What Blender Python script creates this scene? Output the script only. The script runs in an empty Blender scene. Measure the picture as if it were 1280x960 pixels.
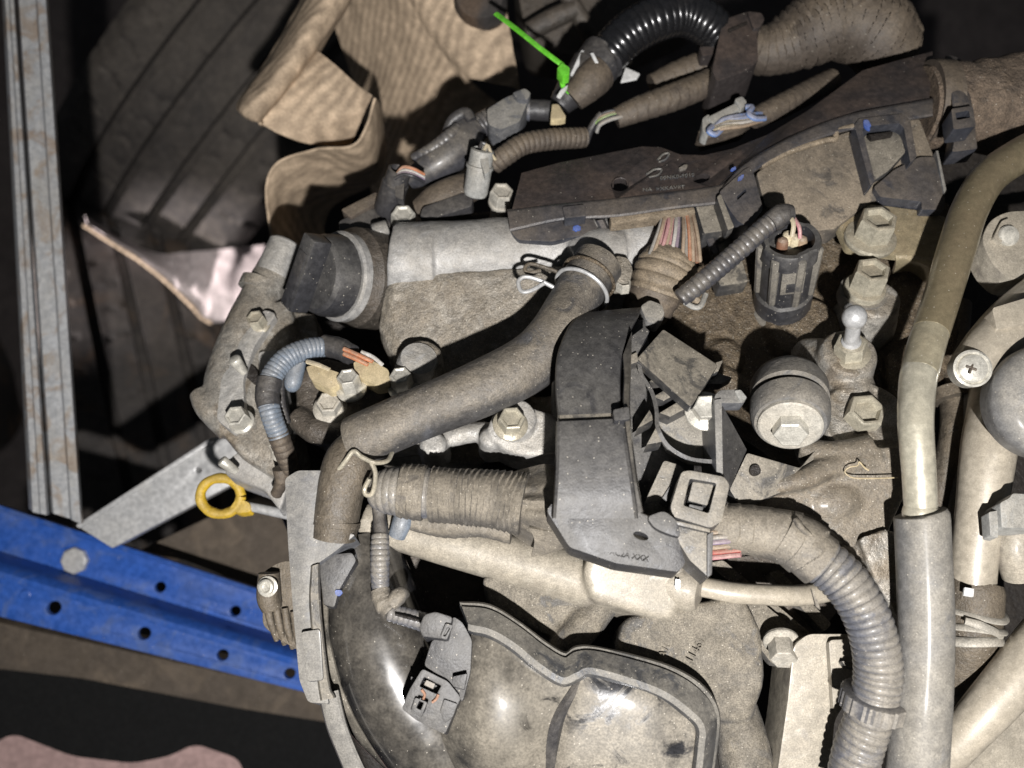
import bpy, bmesh, math, random
import numpy as np
from mathutils import Vector, Matrix, noise as mnoise
from mathutils.geometry import tessellate_polygon

random.seed(7)
SC = bpy.context.scene
COL = SC.collection
MM = 0.001
CAM_H = 300.0          # camera height over the middle of the engine, in mm
FOC = 1050.0           # focal length in photo pixels (1280 wide)
SLOPE = 0.13           # the engine deck leans: mm of height per photo row

# ------------------------------------------------------------------ camera
cam_d = bpy.data.cameras.new('camera')
cam = bpy.data.objects.new('camera', cam_d)
COL.objects.link(cam)
cam.location = (0, 0, CAM_H * MM)
cam.rotation_euler = (0, 0, 0)
cam_d.sensor_width = 36.0
cam_d.lens = 36.0 * FOC / 1280.0
cam_d.clip_start = 0.01
cam_d.clip_end = 20.0
cam_d.dof.use_dof = True
cam_d.dof.focus_distance = 0.292
cam_d.dof.aperture_fstop = 8.5
SC.camera = cam

# ------------------------------------------------------------------ world and light
world = bpy.data.worlds.new('World')
SC.world = world
world.use_nodes = True
world.node_tree.nodes['Background'].inputs[0].default_value = (0.80, 0.88, 1.0, 1)
world.node_tree.nodes['Background'].inputs[1].default_value = 0.048

def lamp(name, kind, loc, energy, col, **kw):
    d = bpy.data.lights.new(name, kind)
    d.energy = energy
    d.color = col
    for k, v in kw.items():
        setattr(d, k, v)
    o = bpy.data.objects.new(name, d)
    COL.objects.link(o)
    o.location = loc
    return o

# the phone's own flash, set well behind the lens for a more even falloff
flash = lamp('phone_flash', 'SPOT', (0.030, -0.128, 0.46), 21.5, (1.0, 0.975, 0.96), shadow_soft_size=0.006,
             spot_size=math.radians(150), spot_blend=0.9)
# spot added for bright daylight from the left; its source is out of view
added_spot = lamp('added_daylight', 'SPOT', (-0.80, 0.02, -0.16), 44.0, (1.0, 0.93, 0.94), shadow_soft_size=0.02,
            spot_size=math.radians(17), spot_blend=0.6)

SC.view_settings.view_transform = 'Standard'
SC.view_settings.look = 'None'
SC.view_settings.exposure = 0.0
SC.view_settings.gamma = 1.0
SC.view_settings.use_curve_mapping = False
SC.cycles.max_bounces = 5
SC.cycles.use_denoising = True

# ------------------------------------------------------------------ coordinates
def V(px, py, h):
    """A point h mm above the middle plane that shows at photo pixel px, py."""
    k = (CAM_H - h) / FOC
    return Vector(((px - 640) * k * MM, -(py - 480) * k * MM, h * MM))

def E(px, py, o=0.0):
    """The same on the leaning engine deck, o mm above it."""
    d = py - 480
    return V(px, py, o + (SLOPE * d if d < 60 else SLOPE * 60 + 0.015 * (d - 60)))

def pxr(wpx, p):
    """Half of a width given in photo pixels, at world point p, in m."""
    return 0.5 * wpx * (CAM_H * MM - p.z) / FOC

EN = Vector((0, 0.414, 0.91)).normalized()     # the deck's own upright
ZN = Vector((0, 0, 1))

def crom(pts, n_per, closed=False):
    """Catmull-Rom through a list of tuples, n_per samples per span."""
    a = [np.array(p, dtype=float) for p in pts]
    n = len(a)
    out = []
    spans = n if closed else n - 1
    for i in range(spans):
        if closed:
            p0, p1, p2, p3 = a[(i - 1) % n], a[i], a[(i + 1) % n], a[(i + 2) % n]
        else:
            p1, p2 = a[i], a[i + 1]
            p0 = a[i - 1] if i > 0 else 2 * p1 - p2
            p3 = a[i + 2] if i + 2 < n else 2 * p2 - p1
        for k in range(n_per):
            t = k / n_per
            out.append(0.5 * (2 * p1 + (p2 - p0) * t + (2 * p0 - 5 * p1 + 4 * p2 - p3) * t * t + (3 * p1 - p0 - 3 * p2 + p3) * t ** 3))
    if not closed:
        out.append(a[-1])
    return out

def rc(poly, r, n=4):
    """Round the corners of a pixel outline."""
    out = []
    m = len(poly)
    for i in range(m):
        p = np.array(poly[i], float)
        a = np.array(poly[i - 1], float)
        b = np.array(poly[(i + 1) % m], float)
        la, lb = np.linalg.norm(a[:2] - p[:2]), np.linalg.norm(b[:2] - p[:2])
        q = min(r, la * 0.45, lb * 0.45)
        s, e = p + (a - p) * (q / la), p + (b - p) * (q / lb)
        for k in range(n + 1):
            t = k / n
            out.append(tuple((1 - t) ** 2 * s + 2 * t * (1 - t) * p + t * t * e))
    return out

def ell(cx, cy, rx, ry=None, n=20, rot=0.0):
    ry = rx if ry is None else ry
    c, s = math.cos(math.radians(rot)), math.sin(math.radians(rot))
    return [(cx + rx * math.cos(t) * c - ry * math.sin(t) * s, cy + rx * math.cos(t) * s + ry * math.sin(t) * c)
            for t in [2 * math.pi * k / n for k in range(n)]]

# ------------------------------------------------------------------ mesh collector
class MB:
    def __init__(s, mp=E, up=None):
        s.v, s.f, s.mp = [], [], mp
        s.up = up if up is not None else (EN if mp is E else ZN)
    def pt(s, p):
        return p.copy() if isinstance(p, Vector) else s.mp(*p)
    def add(s, vs, fs):
        b = len(s.v)
        s.v += [tuple(q) for q in vs]
        s.f += [tuple(b + i for i in f) for f in fs]
        return s
    def prism(s, poly, top=0.0, depth=5.0, bevel=0.0, holes=(), up=None, seg=2, scale_b=1.0):
        """Outline in photo pixels (px, py[, offset]) at its top; goes depth mm down along the deck's upright."""
        up = s.up if up is None else up
        loops = [[s.pt((p[0], p[1], p[2] if len(p) > 2 else top)) for p in lp] for lp in [poly] + list(holes)]
        dn = -up * depth * MM
        nrm = up
        ax = nrm.orthogonal().normalized(); ay = nrm.cross(ax)
        flat = [[Vector((q.dot(ax), q.dot(ay), 0)) for q in lp] for lp in loops]
        tris = tessellate_polygon(flat)
        vs = [q for lp in loops for q in lp]
        n = len(vs)
        cen = sum(loops[0], Vector()) / len(loops[0])
        vb = [cen + (q - cen) * scale_b + dn for q in vs]
        bm = bmesh.new()
        bv = [bm.verts.new(q) for q in vs + vb]
        if len(loops) == 1:
            bm.faces.new(bv[:n]); bm.faces.new(list(reversed(bv[n:])))
        else:
            for t in tris:
                try:
                    bm.faces.new([bv[i] for i in t]); bm.faces.new([bv[n + i] for i in reversed(t)])
                except ValueError:
                    pass
        o = 0
        for lp in loops:
            m = len(lp)
            for i in range(m):
                j = (i + 1) % m
                bm.faces.new((bv[o + i], bv[o + j], bv[n + o + j], bv[n + o + i]))
            o += m
        bmesh.ops.recalc_face_normals(bm, faces=bm.faces)
        if bevel:
            top_set = set(bv[:n])
            bm.edges.ensure_lookup_table()
            es = [e for e in bm.edges if len(e.link_faces) == 2 and e.calc_face_angle(0) > 0.5 and (e.verts[0] in top_set or e.verts[1] in top_set)]
            bmesh.ops.bevel(bm, geom=es, offset=bevel * MM, segments=seg, affect='EDGES', profile=0.6, clamp_overlap=True)
        bm.verts.index_update()
        s.add([q.co for q in bm.verts], [[q.index for q in f.verts] for f in bm.faces])
        bm.free()
        return s
    def lathe(s, base, axis, prof, n=28, ang0=0.0, fn=None):
        """prof: list of (mm along axis, mm radius); base a point tuple or Vector."""
        b = s.pt(base); a = Vector(axis).normalized()
        u = a.orthogonal().normalized(); w = a.cross(u)
        vs, fs = [], []
        for (t, r) in prof:
            for k in range(n):
                th = ang0 + 2 * math.pi * k / n
                rr = r * (fn(t, th) if fn else 1)
                vs.append(b + a * t * MM + (u * math.cos(th) + w * math.sin(th)) * rr * MM)
        for i in range(len(prof) - 1):
            for k in range(n):
                j = (k + 1) % n
                fs.append((i * n + k, i * n + j, (i + 1) * n + j, (i + 1) * n + k))
        fs.append(tuple(range(n - 1, -1, -1)))
        fs.append(tuple(range((len(prof) - 1) * n, len(prof) * n)))
        return s.add(vs, fs)
    def cyl(s, p0, p1, w, w2=None, n=24, bev=0.6, sides_ang=0.0):
        """Cylinder between two points; w, w2 diameters in mm at both ends."""
        a, b = s.pt(p0), s.pt(p1)
        w2 = w if w2 is None else w2
        L = (b - a).length / MM
        r0, r1 = w / 2, w2 / 2
        bev = min(bev, L * 0.4, r0 * 0.5, r1 * 0.5)
        pr = [(0, r0 - bev), (bev * .3, r0 - bev * .3), (bev, r0), (L - bev, r1), (L - bev * .3, r1 - bev * .3), (L, r1 - bev)]
        return s.lathe(a, b - a, pr, n, sides_ang)
    def sweep(s, path, fn=None, n=24, step=0.6, squash=1.0, caps=True, raw=False, ref=None):
        """Tube through (px, py, offset, width px); fn(s_mm, theta, L) scales the radius."""
        pts = []
        for p in path:
            if isinstance(p[0], Vector):
                pts.append((p[0].x, p[0].y, p[0].z, p[1] * MM / 2))
            else:
                q = s.mp(p[0], p[1], p[2])
                pts.append((q.x, q.y, q.z, pxr(p[3], q)))
        if len(pts) == 2:
            dense = [np.array(pts[0]) + (np.array(pts[1]) - np.array(pts[0])) * t for t in np.linspace(0, 1, 24)]
        else:
            dense = crom(pts, 24)
        D = np.array(dense)
        seg = np.linalg.norm(np.diff(D[:, :3], axis=0), axis=1)
        cum = np.concatenate([[0], np.cumsum(seg)])
        L = cum[-1]
        m = max(4, int(L / (step * MM)))
        ss = np.linspace(0, L, m + 1)
        Q = np.stack([np.interp(ss, cum, D[:, c]) for c in range(4)], axis=1)
        T = np.gradient(Q[:, :3], axis=0)
        T /= np.linalg.norm(T, axis=1)[:, None] + 1e-12
        t0 = Vector(T[0])
        u = (Vector(ref) if ref else Vector((0.13, 0.21, 0.97)))
        u = (u - t0 * u.dot(t0)).normalized()
        vs, fs = [], []
        for i in range(m + 1):
            t = Vector(T[i])
            u = (u - t * u.dot(t)).normalized()
            w = t.cross(u)
            c = Vector(Q[i, :3])
            for k in range(n):
                th = 2 * math.pi * k / n
                r = Q[i, 3] * (fn(ss[i] / MM, th, L / MM) if fn else 1.0)
                vs.append(c + u * math.cos(th) * r * squash + w * math.sin(th) * r)
        for i in range(m):
            for k in range(n):
                j = (k + 1) % n
                fs.append((i * n + k, i * n + j, (i + 1) * n + j, (i + 1) * n + k))
        if caps:
            fs.append(tuple(range(n - 1, -1, -1)))
            fs.append(tuple(range(m * n, (m + 1) * n)))
        return s.add(vs, fs)
    def box(s, c, size, rot=None, bevel=0.3):
        """Box centred on a point; size in mm (x, y, z); rot a Matrix 3x3."""
        c = s.pt(c)
        bm = bmesh.new()
        bmesh.ops.create_cube(bm, size=1)
        for q in bm.verts:
            q.co = Vector((q.co.x * size[0], q.co.y * size[1], q.co.z * size[2])) * MM
        if bevel:
            bmesh.ops.bevel(bm, geom=list(bm.edges), offset=bevel * MM, segments=2, affect='EDGES', profile=0.6, clamp_overlap=True)
        for q in bm.verts:
            q.co = (rot @ q.co if rot else q.co) + c
        bm.verts.index_update()
        s.add([q.co for q in bm.verts], [[q.index for q in f.verts] for f in bm.faces])
        bm.free()
        return s
    def ball(s, c, r, sc=(1, 1, 1), n=20):
        c = s.pt(c)
        vs, fs = [], []
        m = n // 2
        for i in range(m + 1):
            ph = math.pi * i / m
            for k in range(n):
                th = 2 * math.pi * k / n
                vs.append(c + Vector((math.sin(ph) * math.cos(th) * sc[0], math.sin(ph) * math.sin(th) * sc[1], math.cos(ph) * sc[2])) * r * MM)
        for i in range(m):
            for k in range(n):
                j = (k + 1) % n
                fs.append((i * n + k, i * n + j, (i + 1) * n + j, (i + 1) * n + k))
        return s.add(vs, fs)
    def loft(s, rows, nu=8, nv=8, close_v=False):
        """Smooth sheet through a grid of (px, py, offset)."""
        R = [crom(r, nv, close_v) for r in rows]
        C = list(zip(*R))
        cols = [crom(c, nu) for c in C]
        nr = len(cols[0]); nc = len(cols)
        vs = [s.mp(*cols[j][i]) for i in range(nr) for j in range(nc)]
        fs = []
        for i in range(nr - 1):
            for j in range(nc - (0 if close_v else 1)):
                k = (j + 1) % nc
                fs.append((i * nc + j, i * nc + k, (i + 1) * nc + k, (i + 1) * nc + j))
        return s.add(vs, fs)

# ------------------------------------------------------------------ objects
WL = {}
def finish_mesh(me, sharp=32):
    me.shade_smooth()
    me.set_sharp_from_angle(angle=math.radians(sharp))

def mk(name, mb, mat, parent=None, sharp=32, solid=0.0, weld=True, fixn=True):
    """Link a collector as ONE mesh object with its origin at its own middle."""
    bm = bmesh.new()
    bv = [bm.verts.new(p) for p in mb.v]
    for f in mb.f:
        try:
            bm.faces.new([bv[i] for i in f])
        except ValueError:
            pass
    if weld:
        bmesh.ops.remove_doubles(bm, verts=bm.verts, dist=0.00001)
    if fixn:
        bmesh.ops.recalc_face_normals(bm, faces=bm.faces)
    if solid:
        thicken(bm, solid * MM)
    me = bpy.data.meshes.new(name)
    bm.to_mesh(me); bm.free()
    return link(name, me, mat, parent, sharp)

def thicken(bm, t):
    """Give an open sheet its thickness: an offset copy and a rim."""
    bm.normal_update()
    vs = list(bm.verts); fs = list(bm.faces)
    rim = [e for e in bm.edges if len(e.link_faces) == 1]
    cp = {v: bm.verts.new(v.co - v.normal * t) for v in vs}
    for f in fs:
        bm.faces.new([cp[v] for v in reversed(f.verts)])
    for e in rim:
        a, b = e.verts
        bm.faces.new((a, b, cp[b], cp[a]))
    bmesh.ops.recalc_face_normals(bm, faces=bm.faces)

def link(name, me, mat, parent=None, sharp=32):
    n = len(me.vertices)
    co = np.empty(n * 3); me.vertices.foreach_get('co', co); co = co.reshape(-1, 3)
    c = (co.max(0) + co.min(0)) / 2
    if parent is None:
        c[2] = co[:, 2].min()
    me.transform(Matrix.Translation(-Vector(c)))
    finish_mesh(me, sharp)
    o = bpy.data.objects.new(name, me)
    if mat is not None:
        me.materials.append(mat)
    COL.objects.link(o)
    place(o, Vector(c), parent)
    return o

def place(o, loc, parent=None):
    WL[o] = Vector(loc)
    if parent is not None:
        o.parent = parent
        o.location = Vector(loc) - WL[parent]
    else:
        o.location = loc

def cast(name, mb, mat, parent=None, voxel=0.8, smooth=6, rough=0.0, keep=0.0):
    """A casting: shapes fused by a voxel remesh and smoothed so that they meet in fillets."""
    me = bpy.data.meshes.new('tmp')
    bm = bmesh.new()
    bv = [bm.verts.new(p) for p in mb.v]
    for f in mb.f:
        try:
            bm.faces.new([bv[i] for i in f])
        except ValueError:
            pass
    bmesh.ops.remove_doubles(bm, verts=bm.verts, dist=0.00001)
    bmesh.ops.recalc_face_normals(bm, faces=bm.faces)
    bm.to_mesh(me); bm.free()
    o = bpy.data.objects.new('tmp', me); COL.objects.link(o)
    m = o.modifiers.new('r', 'REMESH'); m.mode = 'VOXEL'; m.voxel_size = voxel * MM
    if smooth:
        q = o.modifiers.new('s', 'SMOOTH'); q.iterations = smooth; q.factor = 0.5
    dg = bpy.context.evaluated_depsgraph_get()
    me2 = bpy.data.meshes.new_from_object(o.evaluated_get(dg))
    bpy.data.objects.remove(o); bpy.data.meshes.remove(me)
    me2.name = name
    if rough:
        n = len(me2.vertices)
        co = np.empty(n * 3); me2.vertices.foreach_get('co', co); co = co.reshape(-1, 3)
        no = np.empty(n * 3); me2.vertices.foreach_get('normal', no); no = no.reshape(-1, 3)
        dsp = np.array([mnoise.fractal(Vector(p) * 90, 0.9, 2.0, 4) for p in co])
        co += no * (dsp * rough * MM)[:, None]
        me2.vertices.foreach_set('co', co.ravel())
    me2.materials.clear()
    return link(name, me2, mat, parent, 50)

def tag(o, label, cat=None, group=None, kind=None):
    o['label'] = label
    if cat:
        o['category'] = cat
    if group:
        o['group'] = group
    if kind:
        o['kind'] = kind
    return o

def thing(name, label, cat, at, group=None, mp=E):
    o = bpy.data.objects.new(name, None)
    o.empty_display_size = 0.01
    COL.objects.link(o)
    place(o, mp(*at))
    return tag(o, label, cat, group)

def structure(o):
    o['kind'] = 'structure'
    return o
# ------------------------------------------------------------------ materials
DUST = (0.36, 0.318, 0.25)
DUST_BROWN = (0.17, 0.125, 0.085)
def mat(name, base, rough=0.6, metal=0.0, dust=0.5, dcol=DUST, bump=0.25, speck=0.5, scale=1.0, spec=0.5, blotch=None, blot=0.0,
        coat=0.0, edge=0.12, up=(0, 0.25, 0.97), soft=0.28, gs=1.0, bscale=1.0, rubbed=1.0, grit=0.55, cr=0.2):
    """Base colour under a layer of settled dirt: it lies on faces that look up, in patches, with pale grains on it."""
    m = bpy.data.materials.new(name)
    m.use_nodes = True
    nt = m.node_tree
    N, Lk = nt.nodes, nt.links
    bs = N['Principled BSDF']
    def nd(t, **kw):
        q = N.new(t)
        for k, v in kw.items():
            setattr(q, k, v)
        return q
    def lk(a, b):
        Lk.new(a, b)
    def val(sock, v):
        if isinstance(v, (int, float)) or isinstance(v, tuple):
            sock.default_value = v
        else:
            lk(v, sock)
    def math_(op, a, b=None, c=None, clamp=False):
        q = nd('ShaderNodeMath', operation=op, use_clamp=clamp)
        val(q.inputs[0], a)
        if b is not None:
            val(q.inputs[1], b)
        if c is not None:
            val(q.inputs[2], c)
        return q.outputs[0]
    def mix(f, a, b):
        q = nd('ShaderNodeMix', data_type='RGBA')
        val(q.inputs[0], f)
        val(q.inputs[6], a if not isinstance(a, tuple) else (*a[:3], 1))
        val(q.inputs[7], b if not isinstance(b, tuple) else (*b[:3], 1))
        return q.outputs[2]
    geo = nd('ShaderNodeNewGeometry')
    pos = geo.outputs['Position']
    def noise(sc, det=4, dist=0.0, rough_=0.55):
        q = nd('ShaderNodeTexNoise')
        lk(pos, q.inputs['Vector'])
        q.inputs['Scale'].default_value = sc * scale
        q.inputs['Detail'].default_value = det
        q.inputs['Roughness'].default_value = rough_
        q.inputs['Distortion'].default_value = dist
        return q.outputs['Fac']
    def remap(x, a, b, c=0.0, d=1.0, smooth=True):
        q = nd('ShaderNodeMapRange', interpolation_type='SMOOTHSTEP' if smooth else 'LINEAR')
        lk(x, q.inputs[0])
        for i, v in enumerate((a, b, c, d)):
            q.inputs[i + 1].default_value = v
        return q.outputs[0]
    big = noise(38, 5, 0.6)
    fine = noise(420, 4)
    grain = noise(1500, 2)
    dot = nd('ShaderNodeVectorMath', operation='DOT_PRODUCT')
    lk(geo.outputs['Normal'], dot.inputs[0]); dot.inputs[1].default_value = up
    upf = remap(dot.outputs['Value'], 0.15, 0.95, -0.30, 0.16)
    d = math_('ADD', math_('ADD', big, math_('MULTIPLY', math_('SUBTRACT', fine, 0.5), 0.35)), upf)
    th = 0.98 - dust
    df = remap(d, th - soft, th + soft)
    df = math_('MULTIPLY', df, 0.30 + 0.68 * min(1, dust * 1.25))
    rub = math_('MULTIPLY', remap(noise(75, 7, 1.4, 0.68), 0.52, 0.63), remap(noise(26, 2), 0.42, 0.58))
    df = math_('MULTIPLY', df, math_('SUBTRACT', 1.0, math_('MULTIPLY', rub, min(1.0, 0.72 * rubbed))))
    basev = mix(remap(fine, 0.3, 0.75), tuple(c * 0.82 for c in base), tuple(min(1, c * 1.12) for c in base))
    if blotch:
        bl = noise(70 * bscale, 5, 0.8)
        basev = mix(math_('MULTIPLY', remap(bl, 0.5, 0.66), blot), basev, blotch)
    dvar = mix(remap(noise(120, 5), 0.3, 0.7), tuple(c * 0.74 for c in dcol), tuple(c * 1.10 for c in dcol))
    dvar = mix(math_('MULTIPLY', remap(grain, 0.42, 0.66), 0.62), dvar, tuple(c * 0.58 for c in dcol))
    dvar = mix(math_('MULTIPLY', remap(noise(700, 3), 0.52, 0.72), 0.4), dvar, tuple(min(1, c * 1.35) for c in dcol))
    colr = mix(df, basev, dvar)
    # pale grains of sand
    vo = nd('ShaderNodeTexVoronoi'); lk(pos, vo.inputs['Vector']); vo.inputs['Scale'].default_value = 1250 * gs
    gr = math_('MULTIPLY', math_('LESS_THAN', vo.outputs['Distance'], 0.26), math_('GREATER_THAN', nd_sep(nt, vo.outputs['Color']), 1.0 - 0.10 * speck))
    colr = mix(math_('MULTIPLY', gr, 0.55), colr, (0.60, 0.55, 0.46))
    def shade(f, c):
        q = nd('ShaderNodeMix', data_type='RGBA', blend_type='MULTIPLY')
        q.inputs[0].default_value = 1.0
        cb = nd('ShaderNodeCombineColor')
        for i_ in range(3):
            lk(f, cb.inputs[i_])
        lk(c, q.inputs[6]); lk(cb.outputs[0], q.inputs[7])
        return q.outputs[2]
    colr = shade(remap(noise(2100, 2), 0.3, 0.7, 1 - 0.30 * grit, 1 + 0.26 * grit), colr)
    colr = shade(remap(noise(210, 7, 0.3, 0.7), 0.32, 0.68, 1 - 0.22 * grit, 1 + 0.16 * grit), colr)
    lk(colr, bs.inputs['Base Color'])
    rv = nd('ShaderNodeMix', data_type='FLOAT')
    lk(df, rv.inputs[0])
    lk(math_('ADD', rough - 0.06, math_('MULTIPLY', fine, 0.14)), rv.inputs[2]); rv.inputs[3].default_value = max(rough, 0.70 if metal < 0.3 else (0.62 if metal < 0.5 else 0.48))
    lk(rv.outputs[0], bs.inputs['Roughness'])
    if metal:
        lk(math_('MULTIPLY', math_('SUBTRACT', 1.0, math_('MULTIPLY', df, 0.75)), metal), bs.inputs['Metallic'])
    bs.inputs['Specular IOR Level'].default_value = spec
    bs.inputs['Coat Weight'].default_value = coat
    bs.inputs['Coat Roughness'].default_value = cr
    bp = nd('ShaderNodeBump')
    bp.inputs['Strength'].default_value = 1.0
    bp.inputs['Distance'].default_value = 0.0006 * bump
    hh = math_('ADD', math_('ADD', math_('MULTIPLY', fine, 0.9), math_('MULTIPLY', grain, 0.55)), math_('MULTIPLY', math_('ADD', df, math_('MULTIPLY', gr, 0.8)), 0.5))
    lk(hh, bp.inputs['Height'])
    lk(bp.outputs['Normal'], bs.inputs['Normal'])
    return m

def nd_sep(nt, col):
    q = nt.nodes.new('ShaderNodeSeparateColor')
    nt.links.new(col, q.inputs[0])
    return q.outputs[0]

M = {}
GD = (0.30, 0.275, 0.235)        # grey road dust
M['floor'] = mat('floor_concrete', (0.06, 0.05, 0.048), 0.9, dust=0.2, dcol=(0.05, 0.042, 0.038), scale=0.15)
M['tyre'] = mat('tyre_rubber', (0.046, 0.041, 0.038), 0.75, dust=0.44, dcol=(0.115, 0.098, 0.08), scale=0.35, speck=0.0, spec=0.3)
M['tyre_dark'] = mat('tyre_rubber_dark', (0.042, 0.038, 0.036), 0.75, dust=0.32, dcol=(0.075, 0.062, 0.05), scale=0.35, speck=0.0, spec=0.3, blotch=(0.17, 0.10, 0.05), blot=0.35)
M['card'] = mat('brown_card', (0.50, 0.385, 0.27), 0.85, dust=0.15, dcol=(0.32, 0.25, 0.18), scale=0.5, speck=0.0, bump=0.4, spec=0.2)
# corrugation lines show faintly through the card
_m = M['card']; _n = _m.node_tree.nodes; _l = _m.node_tree.links
_w = _n.new('ShaderNodeTexWave'); _w.inputs['Scale'].default_value = 55; _w.inputs['Distortion'].default_value = 0.6; _w.inputs['Detail'].default_value = 1
_mp = _n.new('ShaderNodeMapping'); _mp.inputs['Rotation'].default_value = (0.3, 0.2, math.radians(52))
_g = _n.new('ShaderNodeNewGeometry'); _l.new(_g.outputs['Position'], _mp.inputs['Vector']); _l.new(_mp.outputs['Vector'], _w.inputs['Vector'])
_b = _n['Principled BSDF']; _src = _b.inputs['Base Color'].links[0].from_socket
_x = _n.new('ShaderNodeMix'); _x.data_type = 'RGBA'; _x.blend_type = 'MULTIPLY'; _x.inputs[0].default_value = 0.30
_l.new(_src, _x.inputs[6]); _l.new(_w.outputs['Color'], _x.inputs[7]); _l.new(_x.outputs[2], _b.inputs['Base Color'])
M['galv'] = mat('galvanised_steel', (0.40, 0.41, 0.42), 0.42, metal=0.35, dust=0.30, dcol=(0.30, 0.27, 0.22), blotch=(0.25, 0.15, 0.07), blot=0.6, speck=0.1, bump=0.15, grit=0.32)
M['galv_clean'] = mat('zinc_steel', (0.46, 0.46, 0.455), 0.36, metal=0.35, dust=0.25, dcol=(0.36, 0.33, 0.28), speck=0.1, bump=0.12, grit=0.32)
M['blue'] = mat('blue_paint', (0.020, 0.075, 0.31), 0.40, dust=0.20, dcol=(0.09, 0.12, 0.22), speck=0.05, bump=0.12, spec=0.4, blotch=(0.12, 0.15, 0.22), blot=0.3, bscale=1.2, scale=0.8, grit=0.32)
M['alu'] = mat('cast_aluminium', (0.38, 0.37, 0.35), 0.45, metal=0.3, dust=0.38, dcol=(0.28, 0.25, 0.20), bump=0.6, speck=0.3)
M['alu_bright'] = mat('dull_cast_aluminium', (0.31, 0.305, 0.295), 0.48, metal=0.2, dust=0.40, dcol=(0.25, 0.225, 0.185), bump=0.4, speck=0.5, blotch=(0.42, 0.41, 0.39), blot=0.5, bscale=2.0)
M['alu_dirty'] = mat('oily_cast_aluminium', (0.22, 0.20, 0.168), 0.42, metal=0.2, dust=0.42, dcol=(0.175, 0.14, 0.095), bump=1.1, speck=1.2, blotch=(0.34, 0.315, 0.27), blot=0.75, bscale=2.2, grit=1.0)
M['brown_cast'] = mat('brown_baked_casting', (0.10, 0.077, 0.052), 0.5, metal=0.1, dust=0.50, dcol=(0.118, 0.088, 0.053), bump=1.6, speck=1.8, blotch=(0.05, 0.035, 0.023), blot=0.65, grit=1.5)
M['arm'] = mat('grimy_arm_casting', (0.16, 0.145, 0.12), 0.42, metal=0.15, dust=0.50, dcol=(0.175, 0.142, 0.10), bump=0.5, speck=1.6, blotch=(0.075, 0.06, 0.045), blot=0.6, coat=0.12, grit=0.8)
M['boss'] = mat('grey_cast_boss', (0.30, 0.285, 0.255), 0.38, metal=0.3, dust=0.42, dcol=(0.17, 0.135, 0.09), bump=0.7, speck=0.8, blotch=(0.11, 0.08, 0.05), blot=0.65, grit=1.0)
M['shape_black'] = mat('black_shape_rubber', (0.007, 0.007, 0.007), 0.85, dust=0.1, dcol=(0.012, 0.011, 0.01), speck=0.0, spec=0.15, bump=0.2)
M['plank'] = mat('grimy_wood', (0.10, 0.08, 0.06), 0.8, dust=0.4, dcol=(0.07, 0.058, 0.048), speck=0.05, spec=0.2, bump=0.6, scale=0.6, blotch=(0.18, 0.14, 0.10), blot=0.7)
M['dark_cast'] = mat('dark_casting', (0.055, 0.048, 0.040), 0.42, metal=0.1, dust=0.45, dcol=(0.10, 0.08, 0.06), bump=1.0, speck=0.2)
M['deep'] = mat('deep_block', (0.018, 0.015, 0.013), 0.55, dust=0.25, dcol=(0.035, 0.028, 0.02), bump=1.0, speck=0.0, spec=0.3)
M['tan_paint'] = mat('tan_dusty_paint', (0.33, 0.30, 0.245), 0.34, metal=0.1, dust=0.55, dcol=(0.335, 0.295, 0.23), bump=0.16, speck=0.4, coat=0.12, blotch=(0.14, 0.125, 0.11), blot=0.6)
M['pipe'] = mat('stained_plated_pipe', (0.215, 0.18, 0.11), 0.32, metal=0.2, dust=0.42, dcol=(0.135, 0.10, 0.06), bump=0.08, speck=0.4, soft=0.4, coat=0.5, grit=0.3)
M['pipe_mid'] = mat('part_stained_pipe', (0.34, 0.305, 0.215), 0.31, metal=0.25, dust=0.34, dcol=(0.20, 0.16, 0.10), bump=0.08, speck=0.4, soft=0.4, coat=0.7, grit=0.3)
M['pipe_clean'] = mat('bright_plated_pipe', (0.46, 0.43, 0.34), 0.30, metal=0.3, dust=0.22, dcol=(0.33, 0.285, 0.20), bump=0.06, speck=0.3, coat=0.9, grit=0.32)
M['pipe_beige'] = mat('beige_pipe', (0.42, 0.375, 0.30), 0.30, metal=0.15, dust=0.42, dcol=(0.34, 0.295, 0.225), bump=0.08, speck=0.4, coat=0.55, grit=0.32)
M['bracket'] = mat('plated_bracket', (0.33, 0.28, 0.18), 0.33, metal=0.3, dust=0.42, dcol=(0.17, 0.125, 0.07), bump=0.3, speck=0.8, soft=0.35, coat=0.6)
M['bolt'] = mat('plated_bolt', (0.40, 0.37, 0.29), 0.34, metal=0.3, dust=0.36, dcol=(0.25, 0.20, 0.135), bump=0.25, speck=0.3, coat=0.3)
M['bolt_bright'] = mat('bright_bolt', (0.52, 0.50, 0.44), 0.30, metal=0.35, dust=0.24, dcol=(0.40, 0.355, 0.28), bump=0.15, speck=0.2, coat=0.4)
M['bolt_dusty'] = mat('dusty_bolt', (0.42, 0.40, 0.35), 0.42, metal=0.2, dust=0.55, dcol=(0.37, 0.335, 0.275), bump=0.3, speck=0.3)
M['rubber'] = mat('dusty_rubber_hose', (0.055, 0.053, 0.052), 0.5, dust=0.50, dcol=(0.20, 0.17, 0.128), bump=0.6, speck=0.4, blotch=(0.085, 0.087, 0.095), blot=0.8, soft=0.26, bscale=0.8, rubbed=1.2, grit=0.8)
M['rubber_brown'] = mat('brown_rubber_hose', (0.075, 0.064, 0.05), 0.45, dust=0.48, dcol=(0.15, 0.12, 0.083), bump=0.8, speck=0.4)
M['hose_grey'] = mat('dusty_grey_hose', (0.15, 0.148, 0.145), 0.5, dust=0.58, dcol=(0.255, 0.232, 0.19), bump=0.25, speck=0.4, soft=0.38, coat=0.08)
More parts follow.
